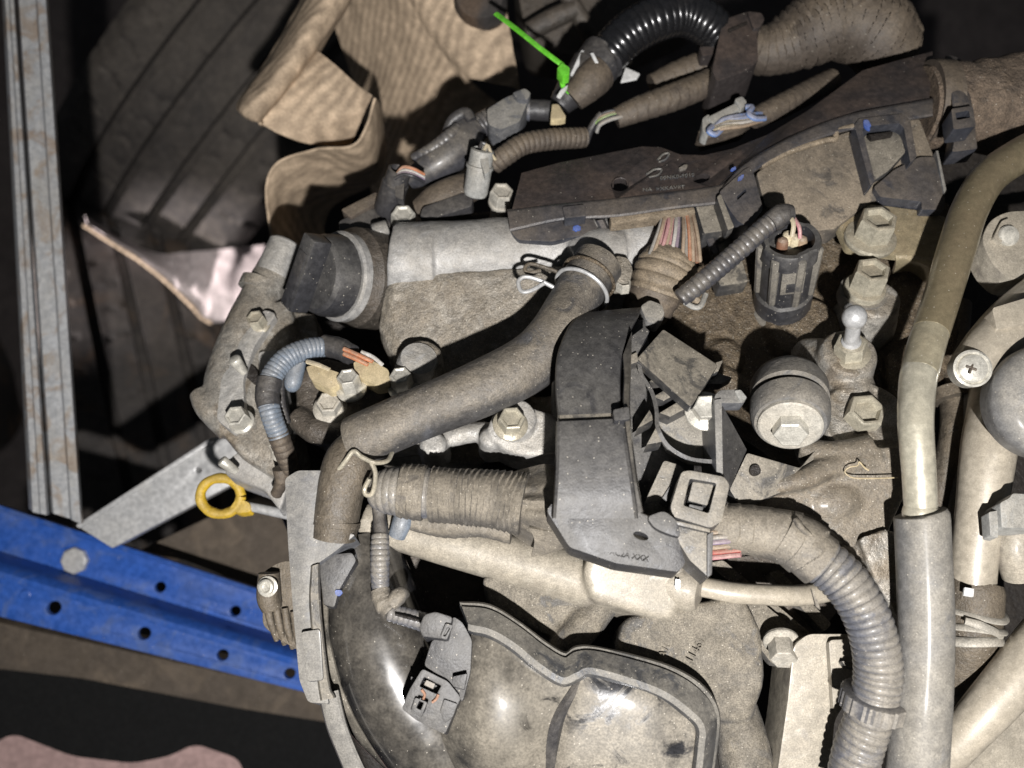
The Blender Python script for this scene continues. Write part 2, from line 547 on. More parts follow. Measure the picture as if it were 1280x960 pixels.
M['runner'] = mat('dusty_runner_casting', (0.11, 0.105, 0.098), 0.7, dust=0.56, dcol=(0.205, 0.178, 0.135), bump=0.5, speck=0.8, soft=0.30, spec=0.25, rubbed=1.3, grit=1.0)
M['sensor'] = mat('dusty_sensor_plastic', (0.055, 0.055, 0.058), 0.45, dust=0.60, dcol=(0.21, 0.19, 0.155), bump=0.3, speck=0.5, soft=0.30, up=(0, -0.35, 0.93))
M['black'] = mat('black_plastic', (0.030, 0.030, 0.033), 0.40, dust=0.40, dcol=(0.155, 0.145, 0.127), bump=0.22, speck=0.5, soft=0.40, spec=0.4)
M['black_tray'] = mat('black_tray_plastic', (0.036, 0.038, 0.046), 0.34, dust=0.34, dcol=(0.17, 0.135, 0.095), bump=0.2, speck=0.15, soft=0.40, coat=0.1)
M['black_brown'] = mat('brown_dirty_plastic', (0.034, 0.029, 0.028), 0.42, dust=0.30, dcol=(0.115, 0.078, 0.055), bump=0.3, speck=0.1)
M['black_dusty'] = mat('dusty_black_plastic', (0.040, 0.040, 0.041), 0.36, dust=0.50, dcol=(0.27, 0.238, 0.185), bump=0.25, speck=0.4, soft=0.30)
M['gloss'] = mat('glossy_black_plastic', (0.014, 0.014, 0.015), 0.13, dust=0.34, dcol=(0.235, 0.208, 0.165), bump=0.015, speck=0.25, soft=0.34, coat=1.0, scale=0.6, rubbed=0.5, cr=0.13)
M['gloss_dusty'] = mat('dusty_manifold_plastic', (0.020, 0.020, 0.021), 0.2, dust=0.50, dcol=(0.28, 0.25, 0.198), bump=0.05, speck=1.0, soft=0.30, coat=0.35, scale=0.8, cr=0.12)
M['dome'] = mat('rubbed_manifold_plastic', (0.024, 0.024, 0.026), 0.24, dust=0.56, dcol=(0.285, 0.252, 0.198), bump=0.08, speck=0.5, soft=0.24, coat=0.3, scale=0.75, cr=0.12, rubbed=1.4, grit=0.8)
M['lobe'] = mat('half_rubbed_plastic', (0.018, 0.018, 0.019), 0.16, dust=0.46, dcol=(0.265, 0.235, 0.185), bump=0.03, speck=0.4, soft=0.24, coat=0.9, scale=0.65, cr=0.12, rubbed=1.4)
M['flange'] = mat('grey_flange_plastic', (0.050, 0.052, 0.056), 0.38, dust=0.50, dcol=(0.235, 0.215, 0.178), bump=0.15, speck=0.8, soft=0.22, rubbed=1.3)
M['grey_tray'] = mat('grey_dusty_plastic', (0.085, 0.088, 0.096), 0.42, dust=0.56, dcol=(0.245, 0.228, 0.195), bump=0.2, speck=0.1, soft=0.36, coat=0.1)
M['tape'] = mat('dusty_cloth_tape', (0.10, 0.092, 0.082), 0.6, dust=0.60, dcol=(0.24, 0.208, 0.16), bump=0.5, speck=0.4)
M['tape_dark'] = mat('brown_cloth_tape', (0.070, 0.056, 0.044), 0.6, dust=0.46, dcol=(0.138, 0.107, 0.073), bump=0.5, speck=0.1)
M['tape_black'] = mat('black_tape', (0.035, 0.034, 0.036), 0.42, dust=0.34, dcol=(0.15, 0.132, 0.108), bump=0.3, speck=0.1)
M['loom_black'] = mat('glossy_black_loom', (0.010, 0.010, 0.011), 0.26, dust=0.1, dcol=(0.06, 0.05, 0.04), bump=0.05, speck=0.0, coat=0.5)
M['loom_grey'] = mat('dusty_grey_loom', (0.095, 0.10, 0.118), 0.42, dust=0.55, dcol=(0.265, 0.235, 0.185), bump=0.25, speck=0.3, soft=0.36, coat=0.15)
M['loom_blue'] = mat('blue_grey_loom', (0.15, 0.18, 0.22), 0.42, dust=0.38, dcol=(0.24, 0.225, 0.20), bump=0.2, speck=0.1, coat=0.1)
M['loom_dark'] = mat('dark_loom', (0.050, 0.050, 0.056), 0.30, dust=0.38, dcol=(0.19, 0.165, 0.128), bump=0.15, speck=0.2, coat=0.12)
M['boot'] = mat('tan_dusty_boot', (0.15, 0.12, 0.085), 0.6, dust=0.62, dcol=(0.225, 0.178, 0.122), bump=0.5, speck=0.4, grit=1.0)
M['grey_conn'] = mat('grey_connector_plastic', (0.28, 0.28, 0.265), 0.42, dust=0.42, dcol=(0.28, 0.255, 0.21), bump=0.2, speck=0.1)
M['cream'] = mat('cream_terminal_plastic', (0.46, 0.38, 0.23), 0.45, dust=0.38, dcol=(0.28, 0.22, 0.14), bump=0.2, speck=0.1)
M['yellow'] = mat('yellow_plastic', (0.52, 0.34, 0.025), 0.45, dust=0.36, dcol=(0.26, 0.19, 0.07), bump=0.3, speck=0.1, scale=1.6)
M['green'] = mat('green_nylon', (0.12, 0.50, 0.03), 0.35, dust=0.25, dcol=(0.2, 0.4, 0.1), bump=0.1, speck=0.0, coat=0.2)
M['paper'] = mat('white_paper', (0.62, 0.62, 0.61), 0.7, dust=0.25, dcol=(0.4, 0.37, 0.32), bump=0.1, speck=0.0)
M['rubber_mount'] = mat('grey_mount_rubber', (0.12, 0.118, 0.115), 0.5, dust=0.52, dcol=(0.215, 0.192, 0.155), bump=0.4, speck=0.4)
M['white_spot'] = mat('white_paint_mark', (0.72, 0.73, 0.75), 0.5, dust=0.1, dcol=(0.5, 0.45, 0.4), bump=0.1, speck=0.0)
M['blue_mark'] = mat('blue_paint_mark', (0.035, 0.09, 0.34), 0.5, dust=0.35, dcol=(0.2, 0.19, 0.2), bump=0.2, speck=0.0)
M['lit_tread'] = mat('lit_tread_pale', (0.66, 0.57, 0.55), 0.8, dust=0.1, dcol=(0.5, 0.42, 0.38), bump=0.2, speck=0.0)  # pale colour in place of daylight on the tyre's dark rubber
def wire(name, c, dust=0.45):
    c = tuple(0.8 * x for x in c)
    M['w_' + name] = mat('wire_' + name, c, 0.4, dust=dust, dcol=(0.24, 0.20, 0.15), bump=0.1, speck=0.0)
wire('pink', (0.66, 0.30, 0.33)); wire('red', (0.58, 0.11, 0.09)); wire('cream', (0.72, 0.62, 0.42)); wire('blue', (0.16, 0.28, 0.58))
wire('orange', (0.60, 0.22, 0.10)); wire('white', (0.72, 0.70, 0.66)); wire('tan', (0.42, 0.30, 0.20)); wire('violet', (0.28, 0.21, 0.34))
wire('black', (0.03, 0.03, 0.035), 0.15); wire('green', (0.25, 0.45, 0.12)); wire('grey', (0.34, 0.33, 0.31)); wire('brown', (0.26, 0.13, 0.08))
# ------------------------------------------------------------------ shape helpers
def corr(pitch, amp, sharp=2.0):
    """Rings of a corrugated conduit."""
    def f(s, th, L):
        c = abs(math.sin(math.pi * s / pitch)) ** (1 / sharp)
        return 1.0 - amp * (1 - c)
    return f

def wrap(pitch, amp, lump=0.03, skew=0.6, seed=0.0, sag=0.0):
    """Tape wound round a bundle: overlapping spiral edges that wander, and lumps under them."""
    def f(s, th, L):
        wob = mnoise.noise(Vector((s * 0.09, math.cos(th) * 0.8 + seed, math.sin(th) * 0.8)))
        x = (s + skew * pitch * th / (2 * math.pi) + 2.2 * wob) / pitch
        fr = x - math.floor(x)
        k = math.floor(x)
        h = 0.6 + 0.8 * abs(math.sin(k * 12.9898 + seed))
        lum = mnoise.noise(Vector((s * 0.06 + seed, math.cos(th) * 0.9, math.sin(th) * 0.9 + seed)))
        return 1.0 + amp * h * (fr - 0.5) + lump * lum
    return f

def lumpy(amp, fs=0.06, seed=0.0):
    def f(s, th, L):
        return 1.0 + amp * mnoise.noise(Vector((s * fs + seed, math.cos(th) * 0.9, math.sin(th) * 0.9 + seed)))
    return f

def tube(name, path, m, parent=None, fn=None, n=24, step=0.6, mp=E, squash=1.0, sharp=40, solidcap=True):
    return mk(name, MB(mp).sweep(path, fn, n, step, squash), m, parent, sharp)

def wirething(name, path, m, parent, mp=E, step=1.2, n=8):
    return mk(name, MB(mp).sweep(path, None, n, step), m, parent)

def axis(dx=0.0, dy=0.414, dz=0.91):
    return Vector((dx, dy, dz)).normalized()

def hexhead(mb, top, ax, af, hh, dish=0.9, rot=0.0):
    """Hexagon head whose top centre is at the point given, af across flats and hh high (mm)."""
    t = mb.pt(top)
    R = af / math.sqrt(3)
    prof = [(-hh, R), (-0.9, R), (-0.25, R * 0.95), (0, R * 0.86), (-0.1, R * 0.74)]
    if dish:
        prof += [(-dish, R * 0.62), (-dish, R * 0.05)]
    else:
        prof += [(0.05, R * 0.3), (0.05, R * 0.02)]
    return mb.lathe(t, ax, prof, 6, rot)

def bolt(parent, top, af, hh, ax=None, m='bolt', flange=0.0, fh=2.0, dish=0.9, rot=0.3, name='bolt', label=None, shank=0.0):
    """A flanged bolt as one part: flange, washer face and dished hexagon head."""
    ax = axis() if ax is None else ax
    mb = MB()
    t = mb.pt(top)
    hexhead(mb, t, ax, af, hh, dish, rot)
    if flange:
        r = flange / 2
        b = t - ax * hh * MM
        mb.lathe(b, ax, [(-fh, r * 0.97), (-fh * 0.5, r), (-0.5, r * 0.96), (0.4, r * 0.62)], 28)
    if shank:
        mb.lathe(t - ax * (hh + fh) * MM, ax, [(-shank, af * 0.36), (0.2, af * 0.36)], 16)
    o = mk(name, mb, M[m], parent, 28)
    if label:
        o['label'] = label
    return o

def boxloft(st, m, name, parent=None, ch=4.0, mp=E, nu=4, chz=1.4, sharp=30, flare=0.0):
    """A rounded box run through stations (xl, yl, xr, yr, offset, depth)."""
    rows = []
    for (xl, yl, xr, yr, o, d) in st:
        u = np.array([xr - xl, yr - yl], float); u /= np.linalg.norm(u)
        rows.append([(xl - u[0] * flare, yl - u[1] * flare, o - d), (xl, yl, o - chz * 1.6), (xl + u[0] * ch * .3, yl + u[1] * ch * .3, o - chz * .45), (xl + u[0] * ch, yl + u[1] * ch, o),
                     (xr - u[0] * ch, yr - u[1] * ch, o), (xr - u[0] * ch * .3, yr - u[1] * ch * .3, o - chz * .45), (xr, yr, o - chz * 1.6), (xr + u[0] * flare, yr + u[1] * flare, o - d)])
    mb = MB(mp)
    mb.loft(rows, nu, 1)
    nc = 8
    nr = len(mb.v) // nc
    mb.f.append(tuple(range(nc)))
    mb.f.append(tuple(range((nr - 1) * nc, nr * nc)))
    return mk(name, mb, m, parent, sharp)

def plate(name, poly, m, parent=None, top=0.0, depth=4.0, bevel=0.5, holes=(), mp=E, r=0.0, up=None, scale_b=1.0):
    if r:
        poly = rc(poly, r)
    return mk(name, MB(mp).prism(poly, top, depth, bevel, holes, up, scale_b=scale_b), m, parent)

def mark(name, cx, cy, o, rx, ry, m, parent, rot=0.0, mp=E, seed=0):
    """A dab of paint: a very thin uneven disc lying on a surface."""
    rnd = random.Random(seed + int(cx * 7 + cy))
    pts = ell(cx, cy, rx, ry, 14, rot)
    pts = [(cx + (p[0] - cx) * (0.75 + 0.45 * rnd.random()), cy + (p[1] - cy) * (0.75 + 0.45 * rnd.random())) for p in pts]
    return mk(name, MB(mp).prism(pts, o, 0.5, 0.0), m, parent)

def text_part(name, body, at, size_px, m, parent, ang=0.0, up=None, mp=E, sx=1.0, extr=0.25, shear=0.0):
    cu = bpy.data.curves.new(name, 'FONT')
    cu.body = body
    p = mp(*at)
    cu.size = size_px * (CAM_H * MM - p.z) / FOC
    cu.extrude = extr * MM
    cu.resolution_u = 2
    cu.align_x = 'CENTER'; cu.align_y = 'CENTER'
    cu.shear = shear
    o = bpy.data.objects.new('tmp', cu); COL.objects.link(o)
    dg = bpy.context.evaluated_depsgraph_get()
    me = bpy.data.meshes.new_from_object(o.evaluated_get(dg))
    bpy.data.objects.remove(o)
    n = (up if up is not None else (EN if mp is E else ZN)).normalized()
    x = Vector((math.cos(math.radians(ang)), math.sin(math.radians(ang)), 0))
    x = (x - n * x.dot(n)).normalized()
    y = n.cross(x)
    R = Matrix((x * sx, y, n)).transposed().to_4x4()
    me.transform(Matrix.Translation(p) @ R)
    me.name = name
    me.materials.clear()
    return link(name, me, m, parent)
# ================================================================== SETTING
fl = plate('floor', [(-2600, -1800), (3800, -1800), (3800, 2800), (-2600, 2800)], M['floor'], None, top=-960, depth=20, bevel=0, mp=V)
structure(fl)

# ------------------------------------------------------------------ tyres
def tyre(name, label, centre, ax, R, W, m, group):
    c = V(*centre)
    root = thing(name, label, 'tyre', centre, group, V)
    ax = Vector(ax).normalized()
    hw = W / 2
    # tread: from shoulder to shoulder with four grooves round it
    gs = [-0.52 * hw, -0.18 * hw, 0.18 * hw, 0.52 * hw]
    prof = []
    ts = set()
    for g in gs:
        ts |= {g - 4.6, g - 3.8, g + 3.8, g + 4.6}
    ts |= set(np.linspace(-hw, hw, 29))
    for t in sorted(ts):
        r = R - 3.0 * (t / hw) ** 2 - 24 * max(0, abs(t / hw) - 0.84) ** 1.5 * 6
        if any(abs(t - g) < 4.1 for g in gs):
            r -= 10
        prof.append((t, r))
    def blocks(t, th):
        a = (th * 58 / (2 * math.pi) + 0.012 * abs(t)) % 1.0
        if abs(t) > 0.58 * hw and a < 0.10:
            return 0.989
        a = (th * 70 / (2 * math.pi) + 0.01 * t) % 1.0
        if 0.22 * hw < abs(t) < 0.48 * hw and a < 0.07:
            return 0.993
        return 1.0
    mb = MB(V); mb.lathe(c, ax, prof, 464, 0, blocks)
    mk('tread', mb, m, root, 25)
    for sgn in (-1, 1):
        mb = MB(V)
        mb.lathe(c, ax * sgn, [(hw - 4, R - 26), (hw + 1, R - 34), (hw + 6, R - 60), (hw + 6, R - 75), (hw + 2, R - 100), (hw - 8, R - 112), (hw - 14, R - 108)], 96)
        mb.f = mb.f[:-2]
        mk('sidewall', mb, m, root, 40)
    return root

tyre('tyre', 'worn black tyre tread with diagonal grooves behind the brown cardboard, upper left', (352, 92, -670), (0.76, -0.65, -0.33), 290, 190, M['tyre'], 'used tyres behind the engine')
tyre('tyre', 'dark tyre with curved grooves between the steel channels and the engine, below the other tyre', (205, 520, -700), (0.86, 0.18, -0.40), 290, 190, M['tyre_dark'], 'used tyres behind the engine')
tyre('tyre', 'dark tyre edge seen left of the two steel channels', (-190, 330, -780), (0.86, 0.30, -0.25), 290, 190, M['tyre_dark'], 'used tyres behind the engine')

# added pale sheet for the upper tyre's sunlit underside, brightness put into its colour
cs_ = thing('lit_tread_sheet', 'pale pinkish sheet added for the sunlit underside of the upper tyre, with a torn card edge', 'cardboard', (220, 340, -440), None, V)
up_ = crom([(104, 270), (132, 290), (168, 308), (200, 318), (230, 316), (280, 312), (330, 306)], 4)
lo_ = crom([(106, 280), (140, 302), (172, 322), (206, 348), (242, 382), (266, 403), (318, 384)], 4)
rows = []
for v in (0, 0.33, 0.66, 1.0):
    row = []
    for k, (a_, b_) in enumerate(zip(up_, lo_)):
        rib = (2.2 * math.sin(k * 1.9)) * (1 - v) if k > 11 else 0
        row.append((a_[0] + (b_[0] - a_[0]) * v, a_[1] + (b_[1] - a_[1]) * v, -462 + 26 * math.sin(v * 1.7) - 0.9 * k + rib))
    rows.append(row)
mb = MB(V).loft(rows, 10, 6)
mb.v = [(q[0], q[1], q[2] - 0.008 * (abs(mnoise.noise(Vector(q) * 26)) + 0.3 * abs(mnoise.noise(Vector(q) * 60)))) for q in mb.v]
mk('sheet', mb, M['lit_tread'], cs_, 40, solid=1.2)
mk('torn_edge', MB(V).sweep([(p_[0] - 1, p_[1] + 1, -437 - 0.9 * k_ * 2, 5.5) for k_, p_ in enumerate(lo_[:21:2])], lumpy(0.3, 0.05), 8, 4), M['card'], cs_)

# ------------------------------------------------------------------ brown cardboard
card = thing('folded_cardboard', 'crumpled brown corrugated cardboard folded behind the engine', 'cardboard', (470, 160, -190), None, V)
def sheet(name, rows, nu=18, nv=16, th=1.2, lab=None):
    mb = MB(V).loft(rows, nu, nv)
    out = []
    for q in mb.v:
        p_ = Vector(q) * 22
        cre = abs(mnoise.noise(p_ + Vector((3.1, 0, 7)))) + 0.6 * abs(mnoise.noise(p_ * 2.3)) + 0.12 * abs(mnoise.noise(p_ * 5.1))
        w_ = 0.5 * mnoise.noise(p_ * 0.6)
        out.append((q[0] + 0.002 * w_, q[1] + 0.001 * cre, q[2] - 0.0062 * (cre - 0.3)))
    mb.v = out
    o = mk(name, mb, M['card'], card, 40, solid=th)
    return o
sheet('rolled_hem', [[(392, -30, -152), (402, -30, -128), (425, -30, -116), (452, -30, -124), (458, -30, -140)],
                     [(334, 70, -142), (340, 72, -120), (357, 76, -108), (378, 84, -116), (384, 90, -130)],
                     [(296, 128, -134), (300, 132, -112), (310, 140, -102), (326, 146, -108), (332, 150, -122)],
                     [(302, 146, -130), (306, 149, -120), (314, 152, -112), (324, 154, -114), (330, 156, -124)]])
sheet('front_flap', [[(318, 152, -116), (350, 112, -122), (390, 60, -128)], [(350, 168, -124), (392, 120, -118), (425, 86, -116)],
                     [(385, 178, -130), (420, 140, -117), (448, 106, -110)], [(438, 183, -142), (452, 150, -124), (466, 120, -108)]])
sheet('wavy_fold', [[(340, 306, -136), (333, 268, -126), (331, 232, -117), (346, 202, -110), (395, 186, -110), (440, 182, -108), (456, 160, -105), (467, 122, -104)],
                    [(352, 308, -146), (346, 270, -140), (346, 240, -132), (362, 216, -126), (402, 200, -128), (446, 196, -124), (466, 172, -120), (472, 130, -118)],
                    [(378, 312, -178), (372, 280, -172), (374, 256, -166), (390, 240, -160), (420, 226, -158), (458, 214, -152), (473, 192, -148), (476, 150, -140)],
                    [(410, 320, -220), (402, 292, -214), (404, 272, -206), (414, 256, -200), (434, 244, -196), (462, 230, -190), (476, 212, -184), (480, 180, -175)]])
sheet('inner_panel', [[(398, -30, -215), (450, -30, -190), (492, -25, -168), (502, -22, -172)], [(430, 60, -235), (480, 50, -205), (528, 32, -180), (540, 30, -184)],
                      [(455, 150, -240), (500, 130, -212), (556, 88, -184), (572, 84, -190)], [(470, 260, -250), (500, 210, -222), (560, 160, -206), (590, 104, -196)],
                      [(500, 320, -262), (540, 260, -245), (600, 200, -235), (650, 150, -230)]])
sheet('outer_panel', [[(494, -30, -140), (510, -30, -134), (560, -30, -128), (628, -30, -134)], [(528, 30, -146), (542, 28, -139), (580, 20, -132), (632, 10, -140)],
                      [(554, 66, -152), (566, 64, -145), (600, 60, -142), (640, 56, -146)], [(582, 98, -160), (594, 98, -156), (618, 104, -158), (650, 112, -164)]])

# ------------------------------------------------------------------ steel rack
def channel(name, label, rows):
    root = thing(name, label, 'steel channel', (40, 640, -150), 'galvanised steel channels of the rack', V)
    return root
def ribbon(name, rows, m, parent=None, mp=V, closed=True):
    mb = MB(mp).loft(rows, 6, 1)
    nc = len(rows[0]); nr = len(mb.v) // nc
    if closed:
        for i in range(nr - 1):
            mb.f.append((i * nc + nc - 1, i * nc, (i + 1) * nc, (i + 1) * nc + nc - 1))
        mb.f.append(tuple(range(nc))); mb.f.append(tuple(range((nr - 1) * nc, nr * nc)))
    return mk(name, mb, m, parent, 25)
o = ribbon('steel_channel', [[(1, -30, -140), (2, -30, -116), (5, -30, -112), (9, -30, -112), (11, -30, -110), (15, -30, -110), (17, -30, -114), (17, -30, -140)],
                             [(36, 636, -140), (37, 636, -116), (41, 640, -112), (49, 642, -112), (51, 642, -110), (58, 644, -110), (62, 643, -114), (62, 642, -140)]], M['galv'])
tag(o, 'narrow galvanised steel channel at the far left edge', 'steel channel', 'galvanised steel channels of the rack')
o = ribbon('steel_channel', [[(20, -30, -142), (20, -30, -116), (22, -30, -113), (42, -30, -113), (45, -30, -110), (55, -30, -110), (58, -30, -114), (59, -30, -142)],
                             [(63, 638, -142), (64, 640, -116), (67, 642, -113), (87, 648, -113), (90, 650, -110), (101, 655, -110), (104, 654, -114), (104, 652, -142)]], M['galv'])
tag(o, 'wide galvanised steel channel with rust patches, right of the narrow one', 'steel channel', 'galvanised steel channels of the rack')
root = thing('diagonal_strut', 'bright steel strut running diagonally from the blue beam to the engine', 'steel strut', (140, 670, -140), None, V)
plate('bar', [(94, 657), (262, 548), (300, 540), (330, 585), (140, 686)], M['galv_clean'], root, top=-122, depth=16, bevel=1.2, mp=V, holes=[ell(248, 588, 3.4)])
plate('lip', [(94, 657), (262, 548), (266, 552), (99, 661)], M['galv_clean'], root, top=-119.5, depth=2.4, bevel=0.6, mp=V)

bb = thing('rack_rail', 'blue painted perforated steel rack beam crossing the lower left', 'rack beam', (180, 760, -160), None, V)
def by(x, y0, k):
    return y0 + k * x
TOP = lambda x: 638 + 0.324 * x
F1 = lambda x: 692 + 0.303 * x
F2 = lambda x: 716 + 0.296 * x
BOT = lambda x: 771 + 0.2475 * x
plate('upper_flange', [(-40, TOP(-40)), (560, TOP(560)), (560, F1(560)), (-40, F1(-40))], M['blue'], bb, top=-156, depth=3, bevel=0.5, mp=V,
      holes=[ell(200, 734, 7.6, 6.6, 18, -30), ell(294, 764, 7.4, 6.4, 18, -30), ell(392, 795, 6, 5.5, 18, -30)])
plate('lower_flange', [(-40, F2(-40)), (560, F2(560)), (560, BOT(560)), (-40, BOT(-40))], M['blue'], bb, top=-138, depth=3, bevel=0.5, mp=V,
      holes=[ell(67, 760, 10, 8.2, 18, -30), ell(180, 792, 9, 7.8, 18, -30), ell(278, 819, 8, 7, 18, -30), ell(362, 842, 7.6, 6.6, 18, -30)])
mb = MB(V).loft([[(-40, F1(-40) - 3, -156.2), (-40, F1(-40) + 3, -155.6), (-40, F2(-40) - 4, -138.8), (-40, F2(-40) + 2, -138.2)], [(560, F1(560) - 3, -156.2), (560, F1(560) + 3, -155.6), (560, F2(560) - 4, -138.8), (560, F2(560) + 2, -138.2)]], 8, 3)
mk('web', mb, M['blue'], bb, 40, solid=2.5)
mb = MB(V).loft([[(-40, TOP(-40) + 1, -156.5), (-40, TOP(-40) - 3, -159), (-40, TOP(-40) - 1, -175)], [(560, TOP(560) + 1, -156.5), (560, TOP(560) - 3, -159), (560, TOP(560) - 1, -175)]], 8, 3)
mk('upper_lip', mb, M['blue'], bb, 40, solid=2)
mb = MB(V); mb.lathe((95, 700, -156), (0, 0, 1), [(0, 7.4), (0.8, 7.5), (2.6, 7.2), (3.4, 6.2)], 8)
mk('bolt', mb, M['galv_clean'], bb)
mb = MB(V); mb.lathe((32, 744, -138), (0, 0, 1), [(-2, 3.0), (0.5, 3.0), (0.9, 2.4)], 16)
mk('rivet', mb, M['blue'], bb)

tag(plate('dirty_plank', [(-40, 770), (420, 872), (420, 905), (300, 886), (100, 848), (-40, 832)], M['plank'], None, top=-200, depth=30, bevel=2, mp=V, r=6), 'dirty brown plank showing below the blue beam', 'plank')
mb = MB(V).prism(rc([(-60, 815), (120, 848), (300, 880), (470, 905), (470, 1000), (310, 1000), (300, 950), (243, 930), (212, 946), (165, 955), (90, 946), (15, 917), (-60, 960)], 14), -215, 40, 8, seg=4)
tag(mk('black_rubber_shape', mb, M['shape_black'], None), 'black rubber shape with a wavy edge in the lower left corner', 'rubber shape')  # near-black rubber shape filling the lower left corner
tag(plate('raised_floor_patch', [(-100, 860), (420, 900), (420, 1060), (-100, 1060)], mat('pinkish_floor_patch', (0.40, 0.27, 0.25), 0.8, dust=0.2, dcol=(0.3, 0.22, 0.2), scale=0.5, speck=0.1), None, top=-262, depth=8, bevel=1, mp=V), 'pinkish board standing in for the floor, raised nearer the flash, bottom left corner', 'slab')  # floor stand-in, added close to the flash so that it stays bright
tag(plate('timber_piece', [(170, 690), (300, 628), (400, 650), (400, 790), (330, 740), (230, 700)], M['plank'], None, top=-185, depth=40, bevel=2, mp=V, r=8), 'dirty dark timber behind the yellow dipstick ring', 'timber')
# ================================================================== ENGINE, LEFT AND MIDDLE
def down(p, mm, ax=None):
    return p - (ax or EN) * mm * MM

# ------------------------------------------------------------------ engine block under everything
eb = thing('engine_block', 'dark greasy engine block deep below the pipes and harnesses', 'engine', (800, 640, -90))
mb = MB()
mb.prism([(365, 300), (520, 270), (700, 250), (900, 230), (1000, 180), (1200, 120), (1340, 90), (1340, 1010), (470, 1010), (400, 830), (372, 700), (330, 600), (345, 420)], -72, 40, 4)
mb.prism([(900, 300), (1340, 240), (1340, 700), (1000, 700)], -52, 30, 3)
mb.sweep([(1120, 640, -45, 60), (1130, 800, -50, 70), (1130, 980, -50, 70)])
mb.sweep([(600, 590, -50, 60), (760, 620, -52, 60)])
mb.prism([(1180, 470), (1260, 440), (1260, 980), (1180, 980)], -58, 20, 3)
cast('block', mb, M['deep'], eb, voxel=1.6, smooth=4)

# ------------------------------------------------------------------ cylinder head cover
hc = thing('cylinder_head_cover', 'dirty cast aluminium cylinder head cover under the thick rubber hose', 'head cover', (600, 420, -40))
mb = MB()
mb.sweep([(492, 326, -19, 88), (498, 326, -19, 94), (544, 324, -19, 94)], None, 48)
mb.sweep([(536, 322, -19, 89), (640, 316, -20, 87), (720, 312, -20, 84), (860, 306, -22, 84)], None, 48)
mb.prism([(500, 322), (850, 300), (850, 350), (505, 360)], -14, 30, 2)
mb.sweep([(720, 330, -14, 66), (745, 318, -12, 66), (775, 316, -14, 60)], None, 32)
cast('cam_housing', mb, M['alu_bright'], hc, voxel=0.7, smooth=5, rough=0.25)
mb = MB()
mb.prism([(490, 336, -8.5), (600, 333, -8.5), (735, 326, -8.5), (768, 380, -12), (700, 440, -18), (600, 520, -27), (545, 528, -28), (500, 470, -25), (470, 405, -20), (478, 365, -14)], 0, 26, 4)
top = E(516, 452, -10)
mb.lathe(down(top, 24), axis(0.15, 0.5, 0.85), [(0, 11), (20, 8.2), (23.5, 7.2)], 28)
mb.prism([(455, 560, -40), (560, 500, -40), (720, 490, -40), (720, 570, -40), (560, 580, -40)], 0, 20, 3)
cast('sloping_side', mb, M['alu_dirty'], hc, voxel=0.8, smooth=6, rough=0.7)
t = E(524, 446, -8)
mk('side_boss', MB().lathe(down(t, 20, axis(0.2, 0.5, 0.84)), axis(0.2, 0.5, 0.84), [(0, 9), (16, 7.8), (19, 6.8), (19.4, 4)], 28), M['alu'], hc)
# lower rail of the cover with its lugs
mb = MB()
mb.sweep([(470, 560, -24, 30), (540, 552, -20, 26), (600, 540, -18, 26), (660, 546, -16, 28), (740, 520, -16, 30)], None, 20)
mb.prism(rc([(606, 540), (620, 508), (655, 505), (700, 520), (720, 560), (660, 572), (625, 560)], 14), -6, 18, 3)
t = E(640, 520, 0); mb.lathe(down(t, 18), axis(0.1, 0.42, 0.9), [(0, 8), (17, 7)], 24)
t = E(540, 550, -8); mb.lathe(down(t, 18), EN, [(0, 6), (14, 5), (16, 3.5)], 20)
t = E(613, 542, -6); mb.lathe(down(t, 18), EN, [(0, 5), (14, 4.2), (16, 3)], 20)
mb.prism([(690, 470), (760, 470), (760, 560), (690, 560)], -20, 10, 2)
cast('cover_rail', mb, M['alu'], hc, voxel=0.7, smooth=5, rough=0.2)
bolt(hc, (640, 522, 6), 8.2, 5, axis(0.1, 0.45, 0.88), 'bolt', 12.5, 1.6, label='plated flange bolt on the cover rail')

# ------------------------------------------------------------------ oil filler cap
oc = thing('oil_filler_cap', 'black oil filler cap with a straight grip bar, seated on a silver ring', 'oil cap', (420, 350, -40))
cax = Vector((-0.66, -0.02, 0.75)).normalized()
cb = E(428, 346, -22)
mb = MB(); mb.lathe(cb, cax, [(-16, 21), (-5, 20.5), (-3, 19.0), (-1, 18.4)], 48)
mk('filler_neck', mb, M['dark_cast'], oc)
mb = MB(); mb.lathe(cb, cax, [(-1.0, 18.3), (2.0, 18.2), (2.8, 17.2), (2.8, 15)], 48)
mk('silver_ring', mb, M['alu_bright'], oc)
mb = MB(); mb.lathe(cb, cax, [(2.6, 15.6), (3.4, 16.4), (9, 16.2), (12.2, 15.2), (13.4, 13.6), (13.6, 1)], 48, 0, lambda t, th: 1.0 + (0.012 if t < 10 and int(th * 24 / math.pi) % 2 else 0))
mk('cap_disc', mb, M['black'], oc)
gx = Vector((0.52, 0.80, 0.2)); gx = (gx - cax * gx.dot(cax)).normalized()
Rm = Matrix((gx, cax.cross(gx), cax)).transposed()
mb = MB(); mb.box(cb + cax * 17.5 * MM, (31, 8.4, 8.5), Rm, 1.2)
mk('grip_bar', mb, M['black'], oc)
mb = MB(); mb.box(cb + cax * 21.9 * MM - gx * 0.5 * MM, (19, 5.2, 0.5), Rm, 0.1)
mk('grip_face', mb, M['tape_black'], oc)

